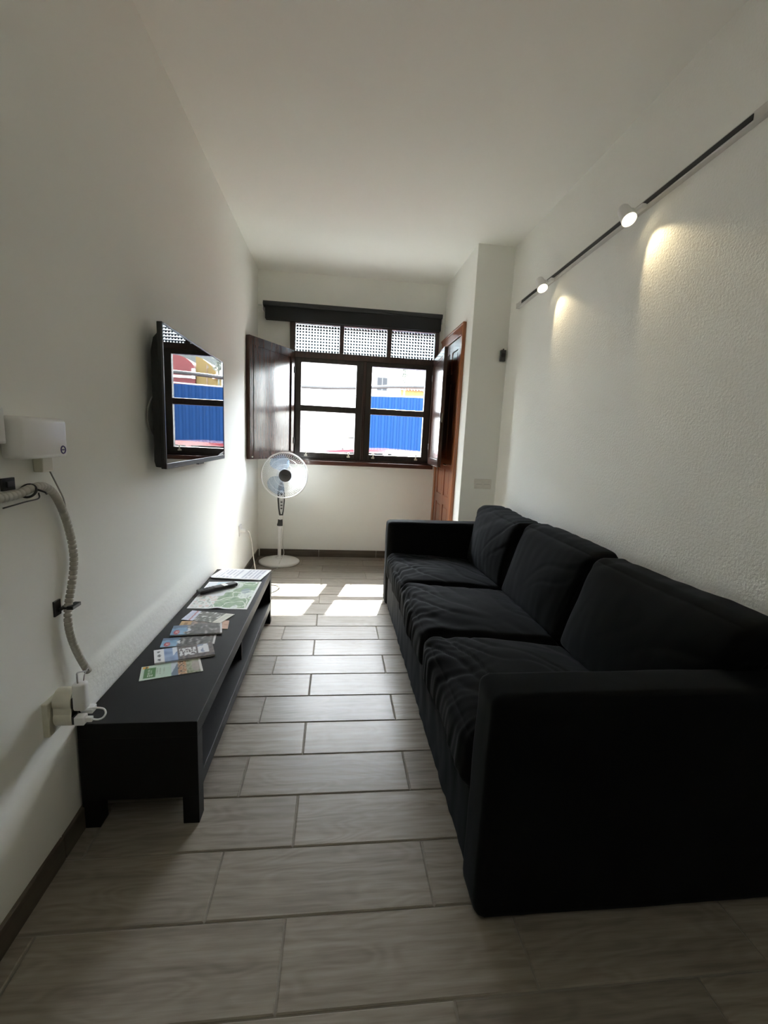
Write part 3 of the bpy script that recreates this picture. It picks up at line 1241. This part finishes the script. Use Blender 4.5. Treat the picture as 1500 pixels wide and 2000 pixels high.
# ================================================================ PEDESTAL FAN
def fan():
    bx, by = -.530, 4.340
    r = thing('pedestal_fan', 'white pedestal fan with a dark hub standing in the far left corner', 'fan', (bx, by, 0))
    wp = M['white_plastic']
    MB().lathe([(0, 0), (.195, 0), (.199, .006), (.197, .016), (.185, .024), (.10, .036), (.035, .046), (.028, .062), (0, .062)], (bx, by, 0), seg=48).build('base', wp, r, 50)
    MB().cyl((bx, by, .05), (bx+.006, by, .40), .0165, .0165, 20).build('lower_pole', wp, r, 40)
    MB().lathe([(0, 0), (.030, 0), (.031, .01), (.025, .03), (.022, .06), (0, .06)], (bx+.007, by, .372), seg=24).build('height_collar', M['dark_grey'], r, 40)
    MB().cyl((bx+.008, by, .43), (bx+.012, by, .50), .013, .013, 20).build('upper_pole', wp, r, 40)
    fx, fy = .22, -.975                                     # the way the head faces
    n = Vector((fx, fy, .03)).normalized()
    sx = Vector((-n.y, n.x, 0)).normalized()
    # control box: a tall shield, black with a grey face
    cx, cy = bx+.013, by
    b = MB()
    out = [(-.018, .478), (.018, .478), (.026, .54), (.033, .62), (.032, .70), (.022, .76), (.008, .80), (-.008, .80), (-.022, .76), (-.032, .70), (-.033, .62), (-.026, .54)]
    A = [b.bm.verts.new(Vector((cx, cy, 0))+sx*u+Vector((0, 0, v))-Vector((n.x, n.y, 0))*.030) for u, v in out]
    Bv = [b.bm.verts.new(Vector((cx, cy, 0))+sx*u+Vector((0, 0, v))+Vector((n.x, n.y, 0))*.030) for u, v in out]
    b.bm.faces.new(A); b.bm.faces.new(list(reversed(Bv)))
    for i in range(len(out)):
        j = (i+1) % len(out)
        b.bm.faces.new((A[i], A[j], Bv[j], Bv[i]))
    box = b.build('control_box', M['black_plastic'], r)
    fp = MB()
    out2 = [(-.006, .492), (.006, .492), (.017, .55), (.023, .63), (.022, .695), (.012, .725), (-.012, .725), (-.022, .695), (-.023, .63), (-.017, .55)]
    A = [fp.bm.verts.new(Vector((cx, cy, v))+sx*u+Vector((n.x, n.y, 0))*.0325) for u, v in out2]
    Bv = [fp.bm.verts.new(Vector((cx, cy, v))+sx*u+Vector((n.x, n.y, 0))*.029) for u, v in out2]
    fp.bm.faces.new(A); fp.bm.faces.new(list(reversed(Bv)))
    for i in range(len(out2)):
        j = (i+1) % len(out2)
        fp.bm.faces.new((A[i], A[j], Bv[j], Bv[i]))
    M['grey_face'] = mat('light_grey_plastic', (.55, .55, .54), .35)
    fp.build('face_plate', M['grey_face'], box)
    N2 = Vector((n.x, n.y, 0))
    p = Vector((cx, cy, .688))+N2*.031
    MB().cyl(p, p+N2*.012, .014, .012, 20).build('timer_knob', M['black_plastic'], box, 40)
    for z in (.645, .61, .578, .548):
        MB().obox(Vector((cx, cy, z))+N2*.034, sx, N2, (0, 0, 1), .018, .006, .012, .002).build('button', M['dark_grey'] if z < .62 else M['white_plastic'], box)
    # head
    hc = Vector((-.470, 4.205, .878))                        # grille centre
    motor = hc-n*.10
    MB().tube([Vector((cx, cy, .78)), Vector((cx+.004, cy+.004, .83)), motor-n*.03+Vector((0, 0, -.02))], .022, 14).build('neck', wp, r, True)
    MB().lathe([(0, -.075), (.035, -.072), (.055, -.05), (.062, 0), (.060, .035), (.05, .05), (0, .05)], motor-n*.02, n, 28).build('motor_housing', wp, r, 50)
    R = .212

    def on(rad, ang, h):
        return hc+sx*(rad*math.cos(ang))+n.cross(sx)*(-rad*math.sin(ang))*(-1)+n*h
    for nm, hf, sgn in (('front_grille', .045, 1), ('rear_grille', .060, -1)):
        g = MB()
        for i in range(64):
            a = 2*PI*i/64
            pts = []
            for t in np.linspace(0, 1, 8):
                rad = .052+(R-.052)*t
                ang = a+.45*(1-t)*sgn
                h = sgn*hf*math.sqrt(max(0, 1-t**2.6))
                pts.append(on(rad, ang, h))
            g.tube(pts, .0008, 4)
        for rad in (.10, .155):
            t = (rad-.052)/(R-.052)
            h = sgn*hf*math.sqrt(max(0, 1-t**2.6))
            g.tube([on(rad, 2*PI*k/48, h) for k in range(48)], .0014, 5, closed=True)
        g.build(nm, wp, r, True)
    MB().tube([on(R, 2*PI*k/64, .004) for k in range(64)], .0062, 8, closed=True).build('grille_ring', wp, r, True)
    MB().tube([on(R-.002, 2*PI*k/64, -.010) for k in range(64)], .0045, 8, closed=True).build('rear_ring', wp, r, True)
    hub = MB().lathe([(0, .016), (.030, .015), (.050, .010), (.058, .002), (.058, -.006), (0, -.006)], hc+n*.045, n, 36).build('hub_cap', M['dark_grey'], r, 40)
    q = hc+n*.0612
    MB().obox(q-sx*.014+Vector((0, 0, .010)), sx, n, n.cross(sx), .026, .001, .003).obox(q+sx*.008+Vector((0, 0, .002)), sx, n, n.cross(sx), .030, .001, .004).build('emblem', M['black_plastic'], hub)
    MB().lathe([(0, -.03), (.045, -.03), (.048, .0), (.035, .022), (0, .026)], hc+n*.006, n, 30).build('blade_hub', M['white_plastic'], r, 50)
    for k, a0 in enumerate((1.75, -.35, 3.85)):
        b = MB()
        rows = []
        for t in np.linspace(0, 1, 9):
            rad = .04+.152*t
            half = .42+.28*math.sin(PI*min(1, t*.85+.1))
            if t > .85:
                half *= 1-(t-.85)*2.6
            row = []
            for s in np.linspace(-1, 1, 9):
                row.append(b.bm.verts.new(on(rad, a0+half*s+.25*t, .016*s*(1-.2*t))))
            rows.append(row)
        for i in range(8):
            for j in range(8):
                b.bm.faces.new((rows[i][j], rows[i+1][j], rows[i+1][j+1], rows[i][j+1]))
        ex = bmesh.ops.solidify(b.bm, geom=b.bm.faces[:], thickness=.002)
        b.build('blade', M['blade'], r, True)
    cord = spline([(bx+.03, by-.015, .52), (bx+.036, by-.018, .38), (bx+.034, by-.03, .2), (bx+.05, by-.045, .10), (bx+.02, by-.14, .034), (bx+.015, by-.215, .006), (bx-.02, by-.32, .0045), (bx-.06, by-.6, .0045), (bx-.098, by-.9, .0045)], 10)
    MB().tube(cord, .0036, 8).build('cord', M['cable_white'], r, True)
    MB().cyl((XL+.0125, 3.71, .45), (XL+.05, 3.71, .45), .019, .014, 18).build('plug', wp, r, 40)
    MB().tube(spline([(XL+.05, 3.71, .45), (XL+.075, 3.715, .44), (XL+.095, 3.72, .36), (XL+.115, 3.70, .22), (XL+.14, 3.66, .10), (XL+.155, 3.60, .02), (XL+.16, 3.50, .0045), (XL+.150, 3.44, .0045)], 10), .0036, 8).build('cord', M['cable_white'], r, True)


fan()


# ================================================================ LEFT WALL FITTINGS
def wall_fittings():
    wp, cp, bp_ = M['white_plastic'], M['cream_plastic'], M['black_plastic']
    # router
    r = thing('wifi_router', 'white rounded router on the left wall with a purple ring emblem', 'router', (XL, 1.21, 1.163))
    MB().box(XL+.004, -.724, 1.120, 1.302, 1.163, 1.264, .012, 4).build('casing', wp, r, 40)
    MB().box(XL-.002, XL+.006, 1.14, 1.28, 1.18, 1.25).build('wall_bracket', cp, r)
    c = Vector((-.7237, 1.276, 1.183))
    e = MB().tube([c+Vector((0, .0095*math.cos(a), .0095*math.sin(a))) for a in np.linspace(0, 2*PI, 28, endpoint=False)], .0018, 6, closed=True)
    e.box(c.x-.0008, c.x+.0010, c.y-.0048, c.y+.0048, c.z-.0016, c.z+.0016)
    e.build('ring_emblem', M['purple'], r)
    # charger under the router
    r = thing('power_adapter', 'small pale power adapter plugged into the wall just under the router', 'adapter', (XL, 1.235, 1.128))
    MB().box(XL+.0005, -.754, 1.236, 1.280, 1.124, 1.1625, .003).build('casing', cp, r)
    MB().tube(spline([(-.760, 1.274, 1.125), (-.758, 1.282, 1.108), (-.756, 1.30, 1.075), (-.756, 1.318, 1.045), (-.760, 1.332, 1.020)], 8), .0019, 6).build('cord', M['cable_grey'], r, True)
    # junction box cut by the frame
    r = thing('junction_box', 'plain white junction box on the left wall left of the router', 'junction box', (XL, 1.08, 1.2))
    MB().box(XL-.001, -.748, .98, 1.108, 1.200, 1.282, .003).build('box', wp, r)
    MB().box(-.749, -.745, .985, 1.103, 1.204, 1.278, .002).build('cover', wp, r)
    # spiral wrapped cable run
    pts = [(-.764, .86, 1.10), (-.764, 1.00, 1.082), (-.762, 1.085, 1.076), (-.758, 1.15, 1.078), (-.755, 1.20, 1.088), (-.757, 1.255, 1.086), (-.760, 1.305, 1.052), (-.762, 1.345, .985), (-.763, 1.367, .915), (-.763, 1.372, .855), (-.763, 1.355, .79), (-.763, 1.330, .728), (-.762, 1.322, .680), (-.761, 1.330, .630), (-.758, 1.350, .57), (-.752, 1.375, .510), (-.749, 1.385, .492)]
    pts = [(x, y-.012, z) for x, y, z in pts]
    sp = spline(pts, 20)
    # resample evenly
    L = [0]
    for a, b in zip(sp, sp[1:]):
        L.append(L[-1]+(b-a).length)
    N = int(L[-1]/.0022)
    ev, rad, i = [], [], 0
    for k in range(N+1):
        s = L[-1]*k/N
        while i < len(L)-2 and L[i+1] < s:
            i += 1
        t = (s-L[i])/max(1e-9, L[i+1]-L[i])
        ev.append(sp[i].lerp(sp[i+1], t))
        ph = (s/.0135) % 1
        rad.append(.0108 if ph > .20 else .0075)
    o = MB().tube(ev, .011, 14, radii=rad).build('spiral_cable_wrap', M['spiral'], None, True, loc=(-.762, 1.3, .8))
    tag(o, 'grey-white spiral-wrapped cable bundle curving down the left wall', 'cable')
    # adhesive mounts with ties
    r = thing('cable_mount', 'black square cable mount beside the upper bend of the wrapped cable', 'cable mount', (XL, 1.14, 1.10), 'cable mounts on the left wall')
    MB().box(XL-.001, XL+.006, 1.118, 1.160, 1.088, 1.118, .001).build('pad', bp_, r)
    MB().box(XL+.006, XL+.011, 1.128, 1.150, 1.096, 1.110, .001).build('saddle', bp_, r)
    c = Vector((-.757, 1.180, 1.083))
    MB().tube([c+Vector((.015*math.cos(a), .007*math.sin(a)+.006*math.cos(a), .0155*math.sin(a))) for a in np.linspace(0, 2*PI, 24, endpoint=False)], .0028, 6, closed=True).tube([c+Vector((.014, .006, .004)), c+Vector((.022, .028, -.006)), c+Vector((.018, .040, -.012))], .0026, 6).tube(spline([c+Vector((.008, -.10, -.028)), c+Vector((.016, -.04, -.022)), c+Vector((.016, .01, -.020)), c+Vector((.010, .022, -.008))], 6), .0018, 6).build('tie', bp_, r, True)
    r = thing('cable_mount', 'black square cable mount halfway down the wrapped cable', 'cable mount', (XL, 1.29, .735), 'cable mounts on the left wall')
    MB().box(XL-.001, XL+.005, 1.272, 1.302, .712, .757, .001).build('pad', bp_, r)
    c = Vector((-.763, 1.316, .727))
    b = MB()
    b.tube([c+Vector((.0125*math.cos(a), .0125*math.sin(a), 0)) for a in np.linspace(0, 2*PI, 24, endpoint=False)], .0034, 6, closed=True)
    b.box(-.760, -.742, 1.302, 1.344, .722, .732, .001)
    b.box(XL+.004, -.768, 1.285, 1.306, .723, .731)
    b.build('tie', bp_, r)
    # outlet with its crowd of plugs
    xo = XL+.012
    r = thing('wall_outlet', 'cream wall outlet plate near the floor beside the bench', 'outlet', (xo, 1.24, .40))
    MB().box(XL-.002, xo+.004, 1.192, 1.286, .394, .494, .003).build('plate', cp, r)
    MB().cyl((xo+.003, 1.244, .448), (xo+.008, 1.244, .448), .032, .030, 28).build('socket', cp, r, 40)
    r = thing('plug_adapter', 'cream multi-way plug adapter pushed into the wall outlet', 'adapter', (xo+.02, 1.24, .42))
    b = MB()
    b.cyl((xo+.008, 1.235, .486), (-.711, 1.235, .486), .032, .032, 28).cyl((xo+.008, 1.235, .440), (-.711, 1.235, .440), .032, .032, 28)
    b.box(xo+.008, -.711, 1.206, 1.264, .44, .485)
    b.build('body', cp, r, 40)
    r = thing('plug_in_adapter', 'tall white plug-in power adapter standing on the cream plug adapter', 'adapter', (-.69, 1.235, .46))
    MB().box(-.706, -.673, 1.203, 1.232, .464, .545, .007, 4).build('casing', wp, r, 40)
    MB().box(-.7105, -.705, 1.208, 1.228, .470, .500).build('plug_face', M['dark_grey'], r)
    cd = MB()
    cd.tube(spline([(-.692, 1.212, .544), (-.698, 1.222, .560), (-.722, 1.27, .545), (-.746, 1.360, .500)], 8), .0022, 6)
    cd.tube(spline([(-.684, 1.226, .544), (-.688, 1.24, .556), (-.722, 1.32, .530), (-.745, 1.364, .498)], 8), .0016, 6)
    cd.build('cord', M['cable_grey'], r, True)
    M['bright_white'] = mat('bright_white_plastic', (.88, .88, .88), .3)
    for k, (y0, y1, z0, z1, xa, lab) in enumerate(((1.202, 1.226, .422, .446, -.678, 'small white USB charger with a looped cable, nearer one on the plug adapter'),
                                                   (1.236, 1.262, .436, .452, -.672, 'small white USB charger behind the one with the looped cable'))):
        r = thing('usb_charger', lab, 'charger', (-.69, (y0+y1)/2, z0), 'white chargers on the plug adapter')
        MB().box(-.704, xa, y0, y1, z0, z1, .002).build('casing', M['bright_white'], r)
        MB().box(-.7105, -.703, y0+.003, y1-.003, z0+.002, z1-.002).build('plug_face', M['dark_grey'], r)
        if k == 0:
            MB().box(-.679, -.660, y0+.006, y1-.006, z0+.006, z1-.004, .002).build('usb_plug', M['bright_white'], r)
            MB().tube(spline([(-.661, 1.213, .435), (-.645, 1.212, .434), (-.633, 1.215, .438), (-.629, 1.222, .447), (-.637, 1.229, .455), (-.655, 1.231, .4575), (-.675, 1.2305, .456), (-.700, 1.230, .450)], 10), .0026, 8).build('cord', M['bright_white'], r, True)
    # far socket with the fan's plug
    r = thing('wall_socket', 'white wall socket low on the left wall near the fan', 'outlet', (XL, 3.73, .45))
    MB().box(XL-.002, XL+.010, 3.665, 3.755, .405, .495, .003).build('plate', wp, r)
    MB().cyl((XL+.009, 3.71, .45), (XL+.012, 3.71, .45), .030, .030, 24).build('socket', wp, r, 40)


wall_fittings()


# ================================================================ RIGHT WALL FITTINGS
def spot(y, z, label, power):
    x = 1.262
    r = thing('spot_lamp', label, 'lamp', (XR-.03, y, z), 'spot lamps on the wall track')
    ax = Vector((.05, -.62, -.80)).normalized()
    head = Vector((x, y, z))
    MB().box(1.300, 1.322, y-.045, y+.045, z+.016, z+.036, .003).build('track_adapter', M['white_plastic'], r)
    MB().tube([(1.302, y, z+.026), (1.285, y, z+.028), head-ax*.035], .007, 10).build('arm', M['white_plastic'], r, True)
    b = MB().lathe([(0, -.055), (.022, -.055), (.026, -.045), (.030, .0), (.033, .030), (.0315, .032), (.029, .028), (.0, .0275)], head, ax, 28)
    b.build('housing', M['white_plastic'], r, 40)
    MB().lathe([(0, .0325), (.0285, .0320), (.0285, .029), (0, .029)], head, ax, 28).build('lens', M['lamp'], r, 40)
    L = bpy.data.lights.new('spot_light', 'SPOT')
    L.energy = power
    L.color = (1, .80, .48)
    L.spot_size = math.radians(68)
    L.spot_blend = .5
    L.shadow_soft_size = .012
    o = bpy.data.objects.new('spot_light', L)
    C.objects.link(o)
    o.location = head+ax*.036
    o.rotation_euler = Vector((.20, -.55, -.81)).to_track_quat('-Z', 'Y').to_euler()


def track():
    def zt(y):
        return 2.290+(3.43-y)*.0275
    r = thing('track_rail', 'long thin light track with a black slot along the right wall', 'track light rail', (XR, 2.4, 2.29))
    a, b = Vector((1.334, 3.425, zt(3.425))), Vector((1.334, .60, zt(.60)))
    d = (b-a).normalized()
    c = (a+b)/2
    upv = Vector((1, 0, 0)).cross(d)
    MB().obox(c, d, (1, 0, 0), upv, (b-a).length, .026, .034, .002).build('rail', M['grey_rail'], r)
    a2, b2 = Vector((1.3205, 3.33, zt(3.33))), Vector((1.3205, 1.50, zt(1.50)))
    c2 = (a2+b2)/2
    MB().obox(c2, d, (1, 0, 0), upv, (b2-a2).length, .004, .020).build('slot', M['black_plastic'], r)
    for p in (a, b):
        MB().obox(p, d, (1, 0, 0), upv, .012, .029, .037, .002).build('end_cap', M['grey_rail'], r)
    spot(2.88, zt(2.9)-.045, 'lit spot lamp near the far end of the wall track', SPOT_P)
    spot(2.045, zt(2.07)-.040, 'lit spot lamp in the middle of the wall track, nearer one', SPOT_P)


SPOT_P = .42
track()


def column_fittings():
    r = thing('wall_sensor', 'small dark grey sensor box high on the column face', 'sensor', (1.308, YK, 1.915))
    MB().box(1.287, 1.330, YK-.024, YK+.004, 1.915, 2.002, .003).build('casing', M['dark_grey'], r)
    MB().box(1.294, 1.323, YK-.0255, YK-.023, 1.945, 1.975, .001).build('sensor_window', M['black_plastic'], r)
    MB().box(1.303, 1.314, YK-.02, YK-.008, 2.001, 2.012, .002).build('knob', M['dark_grey'], r)
    r = thing('light_switch', 'wall-coloured double switch plate low on the column above the sofa', 'switch', (1.232, YK, .878))
    M['plate'] = mat('wall_coloured_plastic', (.72, .70, .64), .5)
    MB().box(1.158, 1.306, YK-.008, YK+.004, .880, .962, .003).build('plate', M['plate'], r)
    for x in (1.172, 1.238):
        MB().box(x, x+.054, YK-.012, YK-.007, .897, .945, .002).build('rocker', M['plate'], r)
        MB().box(x+.002, x+.052, YK-.0125, YK-.011, .918, .9205).build('slot', M['cable_grey'], r)


column_fittings()

# ================================================================ OUTSIDE
GZ = -.35


def outside():
    asphalt = mat('asphalt', (.17, .165, .155), .9)
    mottle(asphalt, (.13, .125, .12), (.21, .20, .19), 3)
    struct(MB().box(-30, 40, YB+.22, 60, GZ-.3, GZ).build('street', asphalt))
    wht = mat('white_facade', (.82, .81, .78), .8)
    mottle(wht, (.78, .77, .74), (.85, .84, .82), .8)
    # big white building across the street
    r = thing('white_building', 'large white rendered house across the street behind the window', 'building', (-3, 13, GZ))
    yb = 13.0
    MB().box(-9, 1.78, yb, yb+8, GZ, 5.2).build('walls', wht, r)
    MB().box(-9.1, 1.86, yb-.08, yb+8, 5.2, 5.38, .02).build('cornice', wht, r)
    dk = mat('grey_window', (.022, .023, .026), .4, spec=.1)
    wf = MB().box(1.10, 1.40, yb-.04, yb+.02, 2.62, 2.99, .01).build('window_frame', mat('pale_frame', (.10, .10, .10), .5), r)
    for x0 in (1.112, 1.262):
        for z0, z1 in ((2.635, 2.745), (2.760, 2.98)):
            MB().box(x0, x0+.126, yb-.055, yb-.035, z0, z1).build('pane', dk, wf)
    MB().box(1.07, 1.43, yb-.09, yb+.02, 2.585, 2.615, .01).build('window_sill', wht, r)
    MB().box(1.07, 1.43, yb-.05, yb+.02, 3.00, 3.025, .01).build('lintel', wht, r)
    mb = MB().box(.315, .53, yb-.10, yb+.02, .93, 1.25, .01).build('meter_box', mat('cream_metal', (.66, .60, .42), .5), r)
    MB().box(.30, .545, yb-.11, yb+.02, 1.245, 1.27, .005).build('hood', dk, mb)
    # narrow leafy creeper at the house corner
    lf = mat('grey_green_leaves', (.09, .10, .08), .8)
    rnd = random.Random(4)
    b = MB()
    for i in range(260):
        p = Vector((1.98+max(-.07, rnd.gauss(0, .09)), 13.2+rnd.random()*.4, 2.95+rnd.random()*1.2))
        d1 = Vector((rnd.uniform(-1, 1), rnd.uniform(-1, 1), rnd.uniform(-1, 1))).normalized()
        d2 = d1.orthogonal().normalized()
        b.quad(p-d1*.05, p+d2*.03, p+d1*.05, p-d2*.03)
    t = thing('creeper', 'grey-green leafy creeper at the corner of the white house', 'plant', (1.95, 13.4, GZ))
    fo = b.build('foliage', lf, t)
    fo['kind'] = 'stuff'
    MB().tube([(1.95, 13.4, GZ), (1.95, 13.42, 1.5), (1.97, 13.4, 3.9)], .025, 8).build('stem', lf, t, True)
    # blue corrugated hoarding
    blue = mat('blue_sheet_metal', (.001, .021, .078), .6, spec=.12)
    blue2 = mat('dark_blue_post', (.01, .03, .12), .5)
    fy = 12.0
    t = thing('corrugated_fence', 'bright blue corrugated sheet-metal fence across the street', 'fence', (4, fy, GZ))
    x = .86
    while x < 8.5:
        V, Fc = [], []
        n = 36
        for i in range(n+1):
            u = i/n
            ph = (u*6) % 1
            dy = .028 if ph < .38 else (.028*(1-(ph-.38)/.12) if ph < .5 else (0 if ph < .88 else .028*(ph-.88)/.12))
            for z in (GZ+.05, 2.39):
                V.append((x+u*1.0, fy-dy, z))
        for i in range(n):
            Fc.append((2*i, 2*i+2, 2*i+3, 2*i+1))
        off = len(V)
        V += [(a, y+.003, z) for a, y, z in V]
        for i in range(n):
            Fc.append((off+2*i, off+2*i+1, off+2*i+3, off+2*i+2))
        from_np('sheet_panel', V, Fc, blue, t, False)
        MB().box(x-.025, x+.025, fy+.01, fy+.06, GZ, 2.37).build('post', blue2, t)
        x += 1.0
    for z in (.2, 1.6):
        MB().box(.86, x, fy+.005, fy+.045, z, z+.05).build('rail', blue2, t)
    # houses beyond the fence
    yel = mat('ochre_facade', (.34, .20, .035), .8)
    mottle(yel, (.115, .076, .019), (.145, .098, .027), .6)
    terra = mat('terracotta_tiles', (.36, .17, .11), .7)
    t = thing('yellow_house', 'low yellow house with a tiled eave just behind the blue fence', 'building', (3.4, 20, GZ))
    MB().box(2.78, 3.80, 20, 24, GZ, 3.48).build('walls', yel, t)
    for i in range(8):
        x0 = 2.74+i*.132
        MB().cyl((x0+.06, 19.75, 3.50), (x0+.06, 21.2, 3.95), .060, .055, 8).build('roof_tile', terra, t)
    MB().prism([(19.85, 3.44), (24, 3.44), (22, 4.02)], 0, 2.74, 3.84).build('roof', terra, t)
    pink = mat('pale_pink_facade', (.62, .50, .47), .8)
    t = thing('pink_house', 'pale pink flat-roofed house squeezed beside the white house', 'building', (3.2, 26, GZ))
    MB().box(3.3, 4.0, 26, 30, GZ, 4.45).build('walls', pink, t)
    MB().box(3.25, 4.05, 25.95, 30, 4.45, 4.6).build('parapet', wht, t)
    MB().box(3.45, 3.8, 25.96, 26.1, 3.8, 4.25).build('window', dk, t)
    brn = mat('brown_render', (.16, .09, .06), .8)
    mottle(brn, (.12, .065, .045), (.28, .21, .17), 1.5)
    t = thing('brown_house', 'small brown house beside the taller yellow house', 'building', (3.9, 25, GZ))
    MB().box(3.3, 4.30, 25.0, 25.9, GZ, 4.05).build('walls', brn, t)
    MB().box(3.25, 4.35, 24.9, 25.9, 4.05, 4.2).build('roof', terra, t)
    MB().box(3.75, 4.05, 24.95, 25.05, 3.4, 3.85).build('window', dk, t)
    t = thing('yellow_townhouse', 'taller yellow house standing next to the red house', 'building', (4.6, 22, GZ))
    MB().prism([(4.17, GZ), (5.12, GZ), (5.12, 4.62), (4.85, 4.55), (4.35, 4.2), (4.17, 3.85)], 1, 22, 24.7).build('walls', yel, t)
    MB().box(4.62, 4.65, 21.97, 22.01, GZ, 4.3).build('drainpipe', brn, t)
    red = mat('dark_red_facade', (.18, .030, .030), .8)
    mottle(red, (.085, .014, .016), (.12, .021, .021), .7)
    t = thing('red_house', 'dark red house with white bands and a curved gable', 'building', (7.2, 22, GZ))
    pr = [(5.14, GZ), (9.6, GZ), (9.6, 4.62)]
    for k in range(9):
        a = PI/2*k/8
        pr.append((6.04-.9*math.sin(a), 3.95+.67*math.cos(a)))
    MB().prism(pr, 1, 21.9, 24.7).build('walls', red, t)
    for z, x0 in ((3.62, 5.12), (3.02, 5.35), (2.70, 5.55)):
        MB().box(x0, 9.6, 21.83, 21.92, z, z+.10).build('white_band', wht, t)
    MB().box(5.12, 5.26, 21.82, 21.92, 3.6, 4.05).build('corner_block', wht, t)
    # hillside
    hm = mat('hazy_hillside', (.05, .06, .055), .95, spec=.1)
    mottle(hm, (.007, .011, .011), (.022, .027, .029), .09, 6)
    V, Fc = [], []
    nx, ny = 80, 30
    for i in range(nx):
        for j in range(ny):
            x = -60+320*i/(nx-1)
            y = 70+200*j/(ny-1)
            t_ = j/(ny-1)
            h = (10+52*sm(-20, 60, x))*sm(0, .9, t_)+noise.noise(Vector((x*.03, y*.03, 1)))*7*t_+noise.noise(Vector((x*.12, y*.12, 4)))*1.8*t_
            V.append((x, y, GZ-1+h))
    for i in range(nx-1):
        for j in range(ny-1):
            Fc.append((i*ny+j, (i+1)*ny+j, (i+1)*ny+j+1, i*ny+j+1))
    struct(from_np('hillside', V, Fc, hm), 'grey-green mountainside rising beyond the houses')
    # overhead cables
    ck = mat('black_cable', (.02, .02, .02), .6)
    for px, lab in ((-6.0, 'plain wooden utility pole at the left end of the cables'), (9.0, 'plain wooden utility pole at the right end of the cables')):
        MB_ = MB().cyl((px, 9.05, GZ), (px, 9.05, 3.2), .11, .09, 14)
        tag(MB_.build('utility_pole', brn, None, 40, loc=(px, 9.05, GZ)), lab, 'pole', 'utility poles')
    b = MB().tube(spline([(-5.90, 9, 2.3), (-3, 9, 2.22), (-.7, 9, 2.195), (.3, 9, 2.225), (1.2, 9, 2.30), (2.6, 9, 2.36), (5, 9, 2.45), (8.91, 9, 2.7)], 10), .034, 8)
    tag(b.build('power_cable', ck, None, True, loc=(0, 9, 2.2)), 'thick dark overhead cable strung across the street', 'cable')
    b = MB().tube(spline([(-5.92, 9.12, 2.2), (-.7, 9.12, 2.115), (.36, 9.12, 2.10), (3, 9.12, 2.2), (8.92, 9.12, 2.55)], 10), .014, 6)
    tag(b.build('power_cable', mat('grey_wire', (.35, .35, .35), .6), None, True, loc=(0, 9.12, 2.2)), 'thin grey wire hanging below the thick cable', 'cable')
    # parked red car, of which the roof shows over the sill
    t = thing('parked_car', 'red car parked in the street, its roof just above the window sill', 'car', (1.2, 7.5, GZ))
    carred = mat('red_car_paint', (.13, .012, .022), .25)
    nodes(carred)[2].inputs['Coat Weight'].default_value = 1.0
    z = lambda h: GZ+h
    body = [(-.95, z(.28)), (3.25, z(.28)), (3.3, z(.62)), (3.15, z(.82)), (2.45, z(.95)), (-.75, z(.98)), (-.98, z(.80))]
    MB().prism(body, 1, 6.72, 8.28, .05).build('body', carred, t, 40)
    MB().prism([(-.72, z(.96)), (2.42, z(.94)), (1.72, z(1.36)), (1.2, z(1.41)), (.2, z(1.41)), (-.35, z(1.36))], 1, 6.86, 8.14, .03).build('windows', mat('car_glass', (.01, .012, .014), .05), t, 40)
    roof = [(-.42, z(1.355)), (-.2, z(1.395)), (.3, z(1.435)), (.9, z(1.45)), (1.5, z(1.425)), (1.85, z(1.375)), (1.82, z(1.345)), (1.4, z(1.385)), (.3, z(1.39)), (-.3, z(1.345))]
    MB().prism(roof, 1, 6.83, 8.17, .02).build('roof', carred, t, 40)
    for x in (-.1, 2.35):
        for y0 in (6.68, 8.08):
            MB().cyl((x, y0, z(.31)), (x, y0+.24, z(.31)), .31, seg=28).build('wheel', ck, t, 40)
    for x0, x1, xx in ((-.30, -.22, -.1), (.72, .80, .76), (1.7, 1.78, 1.7)):
        MB().prism([(x0-.02, z(.96)), (x1-.02, z(.96)), (xx+.04, z(1.39)), (xx-.04, z(1.39))], 1, 6.845, 6.875).build('pillar', carred, t)
    b = MB().cyl((.10, 7.0, z(1.40)), (.10, 7.0, z(1.45)), .022, .016, 12)
    b.tube([(.10, 7.0, z(1.44)), (-.10, 7.0, z(1.80))], .005, 6)
    b.build('antenna', ck, t, 40)


outside()
